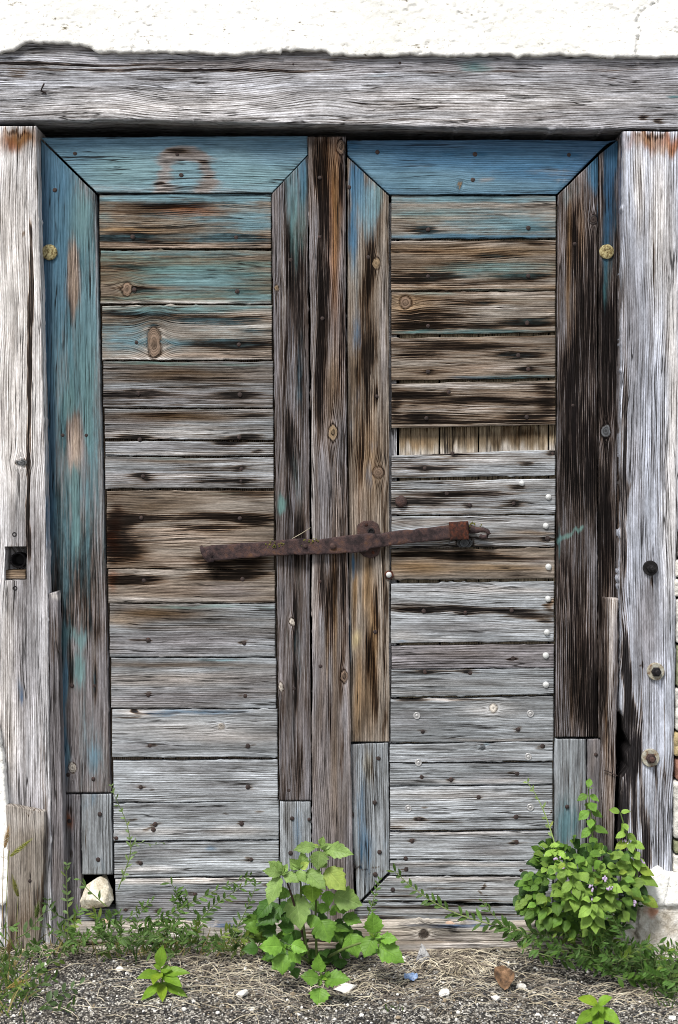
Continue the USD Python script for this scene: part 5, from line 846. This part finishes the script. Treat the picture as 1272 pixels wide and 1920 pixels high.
for path, dep, sz, tone in LEAD:
    st, q = stem_mesh(bush, [P(a, b, c) for (a, b), c in zip(path, dep)], .003, .0016, (.15, .24, .06))
    n_ = max(4, int(np.linalg.norm(np.diff(q, axis=0), axis=1).sum() / .022))
    for i, k in enumerate(np.linspace(.25, 1, n_)):
        p = q[int(k * (len(q) - 1))]; a = i * 1.57
        for sgn in (1, -1):
            dv = unit([sgn * math.cos(a) * .9 + rng.uniform(-.3, .3), -.35 + sgn * math.sin(a) * .6, rng.uniform(-.75, -.1) if k < .95 else .4]); L = sz * MPP * (1.1 - .45 * k) * rng.uniform(.75, 1.2)
            whorl_leaf(bush, p, dv, [0, -.65, .8], L, L * .68, np.array(tone) * (1 + .35 * k), rng)
for (a, b) in [(1045, 1612), (1055, 1628), (1067, 1651), (1076, 1672), (1135, 1650), (1144, 1666), (1106, 1690), (1172, 1578), (1180, 1590), (1206, 1617), (1192, 1692), (1139, 1720), (1112, 1664)]:
    ds = dome(a, b) - .03 if OUT.contains(Point(a, b)) else -.075
    bl_ = []
    for _ in range(5):
        s_ = trimesh.creation.icosphere(1, rng.uniform(.0018, .0032)); s_.apply_scale((1, .8, 1.4)); s_.apply_translation(P(a + rng.normal(0, 2.5), b + rng.normal(0, 3), ds)); bl_.append((np.array(s_.vertices), np.array(s_.faces)))
    obj('flower', *merge(bl_), FLOWER, bush, smooth=True)

# --- knotweed: thin trailing stems with narrow leaves
def sprig(path, dep, label, Ln=20, Wd=6.5, gap=11, tint=(.075, .145, .03), seed=0, stem=(.14, .20, .06), r=.0017, grp=None, name='trailing_weed', cat='weed', side=None, fine=.5):
    rg = np.random.default_rng(seed); pts = [P(a, b, c) for (a, b), c in zip(path, dep)]
    t = thing(name, label, cat, pts[0], grp); st, q = stem_mesh(t, pts, r, r * .45, stem, sides=5)
    seg = np.r_[0, np.cumsum(np.linalg.norm(np.diff(q, axis=0), axis=1))]; n_ = int(seg[-1] / (gap * MPP)); tg = np.gradient(q, axis=0)
    for i in range(1, n_ + 1):
        s_ = seg[-1] * i / n_; p = np.array([np.interp(s_, seg, q[:, k]) for k in range(3)]); d0 = unit([np.interp(s_, seg, tg[:, k]) for k in range(3)])
        for rep in range(1 + (rg.random() < fine)):
            up = unit(np.cross(d0, [0, -1, 0])) * (1 if (i + rep) % 2 else -1)
            dv = unit(d0 * rg.uniform(.5, 1.0) + up * rg.uniform(.4, 1.0) + np.array([0, rg.uniform(-.5, .3), 0]))
            L = Ln * MPP * rg.uniform(.6, 1.25) * (1.1 - .5 * s_ / seg[-1])
            put_leaf(t, p, dv, [rg.uniform(-.5, .5), -.7, .6 + rg.uniform(-.3, .3)], L, Wd * MPP * rg.uniform(.8, 1.2) * (1.1 - .4 * s_ / seg[-1]), np.array(tint) * rg.uniform(.75, 1.3), rg, mat=BLADE, rows=5, cols=1, teeth=1, depth=0, droop=.1, fold=.3, peak=.5, petiole=.08, sharp=.9)
    return t
KN = [([(222, 1668), (232, 1640), (243, 1608), (245, 1580), (236, 1540), (222, 1508), (209, 1474)], [-.05, -.04, -.03, -.03, -.02, -.02, -.02], 'thin pale upright stalk with small leaves rising in front of the left leaf', dict(Ln=16, Wd=5, gap=13, tint=(.15, .23, .08), seed=1)),
 ([(244, 1592), (262, 1580), (282, 1583), (304, 1580)], [-.03, -.04, -.05, -.06], 'faint wispy side shoot pointing right from the upright stalk', dict(Ln=12, Wd=4, gap=13, tint=(.20, .28, .14), seed=2, r=.001)),
 ([(262, 1745), (330, 1708), (400, 1672), (470, 1642)], [-.06, -.07, -.07, -.06], 'long trailing stem reaching the upper right under the lowest left slats', dict(seed=3)),
 ([(372, 1760), (384, 1715), (440, 1672), (470, 1655)], [-.08, -.06, -.06, -.06], 'trailing stem nearest the tall weed on its left', dict(seed=4)),
 ([(140, 1775), (200, 1745), (250, 1715), (285, 1690)], [-.08, -.08, -.07, -.05], 'trailing stem crossing beneath the wedged stone', dict(seed=5)),
 ([(300, 1780), (320, 1745), (345, 1700), (352, 1680)], [-.1, -.08, -.06, -.05], 'short trailing stem midway between seedling and left slats', dict(seed=6)),
 ([(120, 1785), (128, 1740), (126, 1690), (125, 1622)], [-.1, -.07, -.05, -.05], 'upright wisp of narrow leaves in front of the left batten', dict(seed=7, tint=(.12, .19, .07))),
 ([(430, 1770), (450, 1730), (465, 1700), (480, 1660)], [-.1, -.09, -.08, -.07], 'upright narrow-leaved stem against the left side of the tall weed', dict(seed=8)),
 ([(180, 1790), (240, 1770), (300, 1752), (360, 1745)], [-.1, -.1, -.1, -.09], 'low creeping stem along the left threshold', dict(seed=9, tint=(.06, .12, .025))),
 ([(200, 1700), (165, 1668), (150, 1650)], [-.08, -.05, -.04], 'thin shoot lying across the wedged stone', dict(seed=10, Ln=22, Wd=7, gap=16)),
 ([(1046, 1600), (1034, 1560), (1016, 1512), (990, 1468)], [-.12, -.07, -.04, -.03], 'slender pale stalk leaning left above the bushy weed', dict(Ln=17, Wd=5.5, gap=18, tint=(.20, .29, .09), stem=(.24, .34, .10), seed=11, r=.0022)),
 ([(1040, 1756), (960, 1742), (880, 1722), (810, 1690), (742, 1636)], [-.12, -.10, -.08, -.06, -.05], 'long trailing stem stretched over the right threshold towards the middle', dict(seed=12, Ln=26, Wd=8, gap=13, stem=(.20, .26, .09), r=.0026)),
 ([(1020, 1775), (980, 1756), (940, 1730), (905, 1690)], [-.16, -.13, -.1, -.08], 'trailing stem forking up beside the long one over the right threshold', dict(seed=13, Ln=22, Wd=7)),
 ([(1000, 1785), (1060, 1800), (1110, 1808), (1160, 1812)], [-.18, -.2, -.22, -.24], 'creeping stem beneath the bushy weed', dict(seed=14, Ln=24, Wd=7, gap=9, tint=(.06, .125, .02))),
 ([(1130, 1760), (1170, 1790), (1210, 1812), (1275, 1830)], [-.14, -.18, -.22, -.24], 'creeping stem in front of the worn wall foot', dict(seed=15, Ln=26, Wd=7, gap=8)),
 ([(1272, 1840), (1230, 1818), (1200, 1790), (1185, 1768)], [-.26, -.22, -.18, -.16], 'stem rising from the lower right corner against the wall foot', dict(seed=16, Ln=24, Wd=7, gap=9)),
 ([(1150, 1830), (1200, 1838), (1250, 1830), (1285, 1800)], [-.26, -.27, -.26, -.22], 'dense creeping stem at the right edge of the gravel', dict(seed=17, Ln=26, Wd=8, gap=8, tint=(.065, .135, .02))),
 ([(1140, 1790), (1150, 1760), (1148, 1735), (1142, 1715)], [-.2, -.18, -.16, -.15], 'upright thin shoot between bushy weed and wall foot', dict(seed=18, Ln=18, Wd=5, gap=10)),
 ([(1260, 1880), (1255, 1850), (1262, 1810), (1276, 1770)], [-.32, -.29, -.25, -.2], 'tallest stem at the right border of the photo', dict(seed=19, Ln=26, Wd=8, gap=9)),
 ([(1080, 1812), (1120, 1796), (1150, 1782), (1195, 1775)], [-.22, -.2, -.18, -.17], 'stem pointing right over the foot of the bushy weed', dict(seed=20, Ln=22, Wd=7, gap=9)),
 ([(20, 1900), (40, 1850), (70, 1820), (110, 1800)], [-.36, -.3, -.27, -.25], 'grey-green creeping stem at the lower left gravel', dict(seed=22, Ln=24, Wd=9, gap=10)),
 ([(60, 1905), (90, 1880), (120, 1862), (150, 1846)], [-.4, -.38, -.35, -.33], 'creeping stem with rounder leaves nearest the left foreground', dict(seed=23, Ln=22, Wd=11, gap=14, tint=(.09, .15, .06))),
 ([(690, 1720), (700, 1690), (706, 1670), (712, 1650)], [-.14, -.13, -.12, -.12], 'tiny upright shoot right of the tall weed', dict(seed=24, Ln=14, Wd=5, gap=9)),
 ([(30, 1760), (60, 1740), (75, 1720), (95, 1706)], [-.12, -.1, -.09, -.08], 'shoot with soft leaves before the patch board', dict(seed=25, Ln=22, Wd=9, gap=14, tint=(.10, .17, .06)))]
for path, dep, lab, kw in KN: sprig(path, dep, lab, grp='trailing weeds at the foot of the door', **kw)

def tangle(name, label, spots, seed, tint):
    rg = np.random.default_rng(seed); parts, tn, uvs = [], [], []
    for (x, y, sx, sy, n, d0, d1) in spots:
        for _ in range(n):
            px, py = x + rg.normal(0, sx), y + rg.normal(0, sy); dy = rg.uniform(d0, d1); p = P(px, py, dy)
            a = rg.uniform(-.5, np.pi + .5); L = rg.uniform(.05, .15); c = rg.normal(0, .9); q = [p]
            for k in range(6):
                a2 = a + c * k / 6; q.append(q[-1] + np.array([math.cos(a2), rg.uniform(-.3, .15), abs(math.sin(a2)) * .7]) * L / 6)
            v, f = tube(q, np.linspace(.0011, .0006, 7), 4); parts.append((v, f)); tn.append(np.tile((.13, .18, .06), (len(v), 1))); uvs.append(np.tile([.5, 0, 0], (len(v), 1)))
            tc = np.array(tint) * rg.uniform(.55, 1.5) * (np.array([1.6, 1.2, .9]) if rg.random() < .12 else 1)
            for i in range(int(L / .008)):
                k = rg.uniform(.1, 1) * 6; j = min(int(k), 5); pp = q[j] + (q[j + 1] - q[j]) * (k - j); dr = unit(q[j + 1] - q[j]); sd = unit(np.cross(dr, [0, -1, .2])) * rg.choice([-1, 1])
                l = rg.uniform(.012, .030); v, f, uv = leaf_mesh(pp, dr * rg.uniform(.3, 1) + sd * rg.uniform(.3, 1) + np.array([0, -.3, 0]), [rg.uniform(-.5, .5), -.7, .7], l, l * rg.uniform(.24, .36), rg, rows=4, cols=1, teeth=1, depth=0, droop=.1, fold=.3, peak=.5, petiole=.05)
                parts.append((v, f)); tn.append(np.tile(tc * rg.uniform(.8, 1.2), (len(v), 1))); uvs.append(uv)
    v, f = merge(parts)
    tag(obj(name, v, f, BLADE, n=vnorm(v, f), pv={'tint': np.vstack(tn), 'luv': np.vstack(uvs)}), label, 'ground cover', kind='stuff')
tangle('ground_cover', 'low tangle of narrow-leaved weeds along the left threshold and post', [(250, 1770, 90, 10, 18, -.16, -.05), (150, 1768, 40, 12, 7, -.15, -.05), (410, 1772, 50, 10, 14, -.15, -.06), (300, 1735, 110, 20, 10, -.1, -.04), (20, 1800, 30, 20, 9, -.3, -.12), (20, 1870, 24, 18, 6, -.42, -.3)], 5, (.075, .145, .032))
tangle('ground_cover', 'dense tangle of narrow-leaved weeds below bushy weed and wall foot', [(1060, 1775, 50, 10, 14, -.22, -.1), (1150, 1795, 40, 14, 18, -.26, -.14), (1225, 1815, 36, 18, 26, -.3, -.16), (1262, 1860, 16, 22, 12, -.36, -.26)], 6, (.06, .13, .024))

# --- grass, wild barley, straw, gravel
def blade(p, d, L, w, bend, rg, seg=6):
    d = unit(d); s = unit(np.cross(d, [0, -1, .3])); g = np.array([rg.uniform(-.4, .4), rg.uniform(-.4, .2), -1.0]); v, f = [], []
    for i in range(seg + 1):
        t = i / seg; c = p + d * L * t + g * bend * L * t * t; ww = w * (1 - t ** 1.6) + .0002
        v += [c - s * ww, c + np.array([0, .25 * ww, 0]), c + s * ww]
    for i in range(seg):
        for k in (0, 1): a = 3 * i + k; f += [(a, a + 1, a + 4), (a, a + 4, a + 3)]
    return np.array(v), np.array(f)
rng = np.random.default_rng(44)
def grass_patch(name, label, spots, tints, lo, hi, grp=None):
    parts, tn = [], []
    for (x, y, n, sx, sy) in spots:
        for _ in range(n):
            px = x + rng.normal(0, sx); py = y + rng.normal(0, sy); p = on_ground(px, max(py, 1765)) - np.array([0, 0, .006])
            lean = np.array([rng.normal(0, .45), -abs(rng.normal(.15, .25)), 1.0]); L = rng.uniform(lo, hi)
            v, f = blade(p, lean, L, rng.uniform(.0010, .0022), rng.uniform(.1, .5), rng); parts.append((v, f)); tn.append(np.tile(np.array(tints[rng.integers(len(tints))]) * rng.uniform(.7, 1.3), (len(v), 1)))
    v, f = merge(parts); tn = np.vstack(tn)
    return tag(obj(name, v, f, BLADE, n=vnorm(v, f), pv={'tint': tn, 'luv': np.tile([.5, .3, 0], (len(v), 1))}), label, 'grass', kind='stuff')
GR = [(.06, .125, .025), (.085, .155, .03), (.12, .19, .05), (.05, .10, .03), (.34, .28, .13), (.26, .24, .10)]
grass_patch('grass', 'rough green and yellowed grass along the foot of wall and door', [(20, 1770, 110, 25, 8), (15, 1840, 110, 24, 22), (60, 1790, 30, 30, 12), (10, 1885, 50, 18, 18), (160, 1778, 60, 30, 8), (230, 1782, 100, 40, 9), (310, 1782, 90, 40, 9), (400, 1782, 70, 40, 9), (470, 1782, 30, 24, 8), (130, 1780, 20, 12, 6)], GR, .03, .12)
grass_patch('grass', 'low dark green grass at the right under wall foot and bushy weed', [(1010, 1790, 20, 30, 6), (1110, 1790, 30, 30, 8), (1180, 1815, 70, 30, 10), (1240, 1835, 100, 24, 16), (1262, 1870, 30, 12, 14)], GR[:4], .025, .08)
grass_patch('grass', 'tiny tuft of grass in the gravel right of the middle', [(735, 1893, 12, 9, 3)], GR[:3], .015, .035)
BARL = [((10, 1770), (15, 1620), (19, 1606), (59, 1574), 'green bristly grass head leaning right before the patch board', (.28, .30, .06)), ((30, 1770), (33, 1700), (34, 1682), (24, 1646), 'yellow-green grass head hanging at the left of the patch board', (.24, .25, .06)),
        ((5, 1890), (8, 1860), (13, 1853), (52, 1838), 'golden grass head bent low over the left gravel', (.36, .26, .08)), ((66, 1770), (66, 1740), (67, 1722), (72, 1696), 'small green grass head at the right foot of the patch board', (.14, .19, .05)), ((4, 1760), (6, 1620), (9, 1590), (16, 1552), 'straw-coloured dry grass head against the white plaster patch', (.52, .38, .20)), ((20, 1830), (18, 1800), (17, 1790), (17, 1766), 'dull brownish grass head low in the left grass', (.26, .20, .09))]
rng = np.random.default_rng(51)
for b0, m0, h0, h1, lab, col in BARL:
    dz = -.10 if b0[1] < 1800 else -.3
    t = thing('wild_barley', lab, 'grass head', P(*b0, dz), 'bristly grass heads at the left'); stem_mesh(t, [P(*b0, dz), P(*m0, dz - .01), P(*h0, dz - .02)], .0011, .0008, np.array(col) * .8, sides=5)
    a, b = P(*h0, dz - .02), P(*h1, dz - .03); d0 = unit(b - a); L = np.linalg.norm(b - a); parts = []
    for i in range(46):
        k = i / 46; ang = i * 2.4; o = unit(np.cross(d0, [0.1, -1, .2])) * math.cos(ang) + np.array([0, -1, 0]) * math.sin(ang)
        p = a + d0 * L * k * .85; w = .0042 * math.sin(np.pi * min(.95, k * .8 + .2))
        v, f = tube([p, p + o * w + d0 * .004, p + o * w * 1.4 + d0 * .009], [.0007, .0013, .0003], 4); parts.append((v, f))
        v, f = tube([p + o * w * 1.3 + d0 * .008, p + o * w * 2.4 + d0 * .022], [.0003, .0001], 3); parts.append((v, f))
    v, f = merge(parts); obj('seed_head', v, f, BLADE, t, n=vnorm(v, f), pv={'tint': np.tile(col, (len(v), 1)), 'luv': np.tile([.5, .2, 0], (len(v), 1))})
# straw and dead stalks
rng = np.random.default_rng(61); parts = []
def straw(px, py, L, ang, r, lift, curl):
    c = on_ground(px, py); pts = []
    for k in np.linspace(-.5, .5, 6):
        a = ang + curl * k; x, y = c[0] + L * k * math.cos(a), c[1] + L * k * math.sin(a); y = min(y, -.012)
        pts.append((x, y, float(ground_z(x, y)) + r + lift * (1 - (2 * k) ** 2) + .001))
    parts.append(tube(pts, [r * .7, r, r, r, r, r * .5], 4))
for (x, y, sx, sy, n, a0, sa) in [(850, 1800, 60, 22, 330, None, 0), (850, 1830, 90, 24, 420, .6, .8), (700, 1840, 120, 26, 380, .3, .7), (560, 1840, 120, 28, 330, None, 0), (430, 1830, 70, 30, 330, .9, .9), (380, 1870, 140, 26, 340, None, 0), (1020, 1865, 120, 22, 330, .1, .5), (1200, 1870, 60, 14, 200, .1, .5), (150, 1780, 90, 10, 160, .2, .5), (40, 1790, 40, 14, 130, None, 0), (300, 1800, 100, 12, 200, .1, .5), (480, 1800, 120, 10, 200, .1, .6), (960, 1790, 80, 10, 160, .2, .6)]:
    for _ in range(int(n * .58)):
        px, py = x + rng.normal(0, sx), np.clip(y + rng.normal(0, sy), 1776, 1960)
        a = rng.uniform(0, np.pi) if a0 is None else rng.normal(a0, sa)
        straw(px, py, rng.uniform(.015, .09), a, rng.uniform(.0004, .0010), rng.uniform(0, .010), rng.normal(0, .3))
for k in range(70):      # a ragged clump of dead stalks before the sill
    a = rng.uniform(-2.9, -.25); L = rng.uniform(.04, .15); o = rng.uniform(.15, 1.0)
    straw(860 + 75 * o * math.cos(a) + rng.normal(0, 16), 1802 - 30 * o * math.sin(a) + rng.normal(0, 7), L, a + rng.normal(0, .4), rng.uniform(.0006, .0015), rng.uniform(.0, .02), rng.normal(0, .9))
half = len(parts) // 2; order = rng.permutation(len(parts))
GREY = noisy('grey_stalks', [(0.3, (.06, .048, .04)), (0.5, (.19, .16, .13)), (0.7, (.36, .31, .25))], 14, bump=.2, fine=300)
v, f = merge([parts[i] for i in order[:half]]); tag(obj('dry_straw', v, f, STRAW, n=vnorm(v, f)), 'pale dry straw scattered over the gravel before the door', 'straw', kind='stuff')
v, f = merge([parts[i] for i in order[half:]]); tag(obj('dead_stalks', v, f, GREY, n=vnorm(v, f)), 'brown dead stalks lying among straw on the gravel', 'straw', kind='stuff')
# loose gravel
rng = np.random.default_rng(71); ico = trimesh.creation.icosphere(0); iv, jf = np.array(ico.vertices), np.array(ico.faces)
N = 20000; gx_ = rng.uniform(-1.12, 1.12, N); gy_ = -rng.beta(1.1, 1.0, N) * .78 - .005; gz_ = ground_z(gx_, gy_)
dens = fb(gx_ * 5, gy_ * 5, 0, 77, 3); keep = rng.random(N) < sstep(.25, .6, dens) * .75 + .3
gx_, gy_, gz_ = gx_[keep], gy_[keep], gz_[keep]; N = len(gx_)
sz = .0012 + .0026 * rng.random(N) ** 2.2 + .003 * (rng.random(N) < .03)
vv_ = iv[None] * (sz[:, None, None] * rng.uniform(.6, 1.3, (N, 1, 3))) * rng.uniform(.75, 1.25, (N, 12, 1)) + np.stack([gx_, gy_, gz_ + sz * .3], -1)[:, None]
col = np.array([(.03, .03, .032), (.08, .078, .078), (.17, .167, .16), (.36, .35, .33), (.66, .65, .63), (.24, .19, .13)])[rng.choice(6, N, p=[.27, .21, .17, .16, .14, .05])]
PEB = usdkit.material(stage, '/World/Looks/gravel_stone', {'t': ('attribute', {'attribute': 'tint'}), 'geo': ('geometry', {}), 'n': ('noise_texture', {'scale': 400.0, 'detail': 3.0}), 'r': ('rgb_ramp', {'ramp': [(.3, (.6, .6, .6)), (.7, (1.3, 1.3, 1.3))]}), 'm': ('mix', {'mix_type': 'multiply', 'fac': 1.0}), 'p': ('principled_bsdf', {'roughness': .85, 'specular_ior_level': .25})},
    [('geo.position', 'n.vector'), ('n.fac', 'r.fac'), ('t.color', 'm.color1'), ('r.color', 'm.color2'), ('m.color', 'p.base_color')], surface='p.BSDF')
v = vv_.reshape(-1, 3); f = (jf[None] + 12 * np.arange(N)[:, None, None]).reshape(-1, 3)
tag(obj('gravel', v, f, PEB, pv={'tint': np.repeat(col, 12, 0)}), 'loose dark and white gravel grains in front of the door', 'gravel', kind='stuff')
# stones, scraps
PALEROCK = noisy('cream_rock', [(0.32, (.34, .26, .16)), (0.45, (.60, .54, .42)), (0.6, (.74, .70, .60))], 26, bump=.7, dist=.004, fine=160)
WHITEROCK = noisy('white_stone', [(0.3, (.52, .50, .46)), (0.6, (.80, .79, .76))], 60, bump=.5, dist=.002)
GREYROCK = noisy('speckled_grey_stone', [(0.36, (.06, .06, .065)), (0.46, (.25, .25, .26)), (0.62, (.42, .42, .42))], 110, bump=.6, dist=.002)
def rock(name, label, cat, pts, mat, seed, rough=.0018, grp=None):
    h = trimesh.convex.convex_hull(np.array(pts)); h = h.subdivide().subdivide().subdivide() if len(h.faces) < 60 else h
    v = np.array(h.vertices); n = np.array(h.vertex_normals); v = v + n * ((fb(v[:, 0] * 120, v[:, 1] * 120, v[:, 2] * 120, seed, 4) - .5) * rough * 2)[:, None]
    b = v[np.argmin(v[:, 2])]; t = v.mean(0); t[2] = v[:, 2].min(); lp = thing(name, label, cat, t, grp); obj('stone_body', v, np.array(h.faces), mat, lp, smooth=28)
rock('wedged_stone', 'angular cream stone wedged in the gap below the left stile', 'stone', [P(186, 1644, .05), P(176, 1650, .02), P(204, 1664, .03), P(213, 1688, .035), P(212, 1672, .07), P(162, 1660, .05), P(150, 1690, .03), P(153, 1706, .04), P(172, 1702, .0), P(196, 1694, -.012), P(178, 1688, -.015), P(160, 1686, .0), P(205, 1700, .03), P(200, 1640, .09), P(160, 1700, .09)], PALEROCK, 3, .0016)
rg = np.random.default_rng(81)
def pebble(px, py, w, h, mat, label, name='pebble', cat='pebble', grp=None):
    c = on_ground(px, py); s_ = (DIST + c[1]) / FPX; q = rg.normal(size=(14, 3)); q /= np.linalg.norm(q, axis=1, keepdims=True)
    rock(name, label, cat, c + np.array([0, 0, h * s_ * .3]) + q * np.array([w * s_ * .55, w * s_ * .45, h * s_ * .55]), mat, int(px), .0008, grp)
for px, py, w, h, lab in [(455, 1869, 24, 17, 'white angular pebble left of the tall weed'), (648, 1857, 44, 14, 'flat white chip right below the tall weed'), (834, 1868, 22, 16, 'white chip below the fan of dead stalks'), (977, 1854, 20, 12, 'smooth white pebble beside the brown shard'), (929, 1876, 18, 12, 'dull white pebble left of the brown shard'), (84, 1814, 12, 9, 'small white pebble in the gravel at left'), (1262, 1912, 14, 10, 'white pebble in the lower right corner'), (560, 1905, 14, 9, 'low white pebble at the bottom edge, left of middle'), (1010, 1905, 12, 8, 'tiny white pebble left of the lower right seedling'), (224, 1821, 14, 9, 'cream pebble left of the bright seedling')]:
    pebble(px, py, w, h, WHITEROCK, lab)
c = on_ground(793, 1802)
rock('grey_stone', 'triangular speckled grey stone standing before the sill', 'stone', [c + np.array(o) * .7 for o in [(-.025, 0, -.01), (.032, .0, -.01), (.028, -.015, .018), (-.028, -.018, .005), (-.005, .0, .066), (.004, -.008, .06), (-.01, .03, .01), (.01, .03, .02), (.012, -.025, .0)]], GREYROCK, 5, .0012)
# brown curled shard and blue plastic scrap
def crumple(px, py, w, d, mat, name, label, cat, amp, seed, tilt=0.3, curl=0.0):
    c = on_ground(px, py); s_ = (DIST + c[1]) / FPX; a = np.linspace(-1, 1, 15); U, V_ = np.meshgrid(a, a, indexing='ij')
    r = 1 - .25 * fb(np.arctan2(V_, U) * 1.2, np.hypot(U, V_) * 0, 1, seed, 2); k = np.maximum(np.abs(U), np.abs(V_)); h = np.hypot(U, V_) + 1e-9; U, V_ = U * k / h * r, V_ * k / h * r
    x = c[0] + U * w * s_ / 2; y = c[1] + V_ * d / 2; z = c[2] + .006 + (V_ + 1) * tilt * d / 2 + amp * (fb(U * 3, V_ * 3, 1, seed + 1, 3) - .3) + curl * U ** 2 * .02
    v = np.stack([x, y, z], -1).reshape(-1, 3); I = np.arange(225).reshape(15, 15); q = np.stack([I[:-1, :-1], I[1:, :-1], I[1:, 1:], I[:-1, 1:]], -1).reshape(-1, 4)
    q = np.vstack([q[:, :3], q[:, [0, 2, 3]]]); lp = thing(name, label, cat, c); obj('sheet', v, q, mat, lp, smooth=True)
BROWN = noisy('brown_shard', [(0.35, (.05, .03, .018)), (0.5, (.13, .075, .04)), (0.65, (.22, .13, .075))], 60, bump=.6, dist=.003)
BLUEP = noisy('blue_plastic', [(0.3, (.08, .16, .34)), (0.7, (.30, .40, .58))], 90, rough=.4, bump=.3, spec=.5)
crumple(945, 1855, 44, .055, BROWN, 'brown_shard', 'orange brown curled shard leaning in the straw at right', 'shard', .012, 9, .75, .6)
crumple(770, 1842, 30, .022, BLUEP, 'plastic_scrap', 'crumpled scrap of blue plastic among the dead stalks', 'plastic scrap', .016, 12, .5)
TANL = (.42, .30, .16)
rg = np.random.default_rng(91)
for px, py, dz, lab in [(392 / 2, 1728, -.02, 'pinkish dry leaf on the left threshold'), (842, 1731, .0, 'small tan dry leaf on the right threshold')]:
    b = P(px - 8, py, dz); t = thing('dry_leaf', lab, 'leaf', b); put_leaf(t, b, [1, -.2, .15], [0, -.5, .8], 20 * MPP, 9 * MPP, (.55, .40, .30), rg, mat=BLADE, name='blade', rows=6, teeth=2, depth=.05)
# a thin straw caught on the bar
b = P(548, 1010, .008); t = thing('straw_stalk', 'single pale straw caught behind the iron bar', 'straw', b)
obj('stalk', *tube([b, P(566, 1000, .006), P(583, 989, .006)], [.0006, .0008, .0004], 5), STRAW, t, smooth=True)
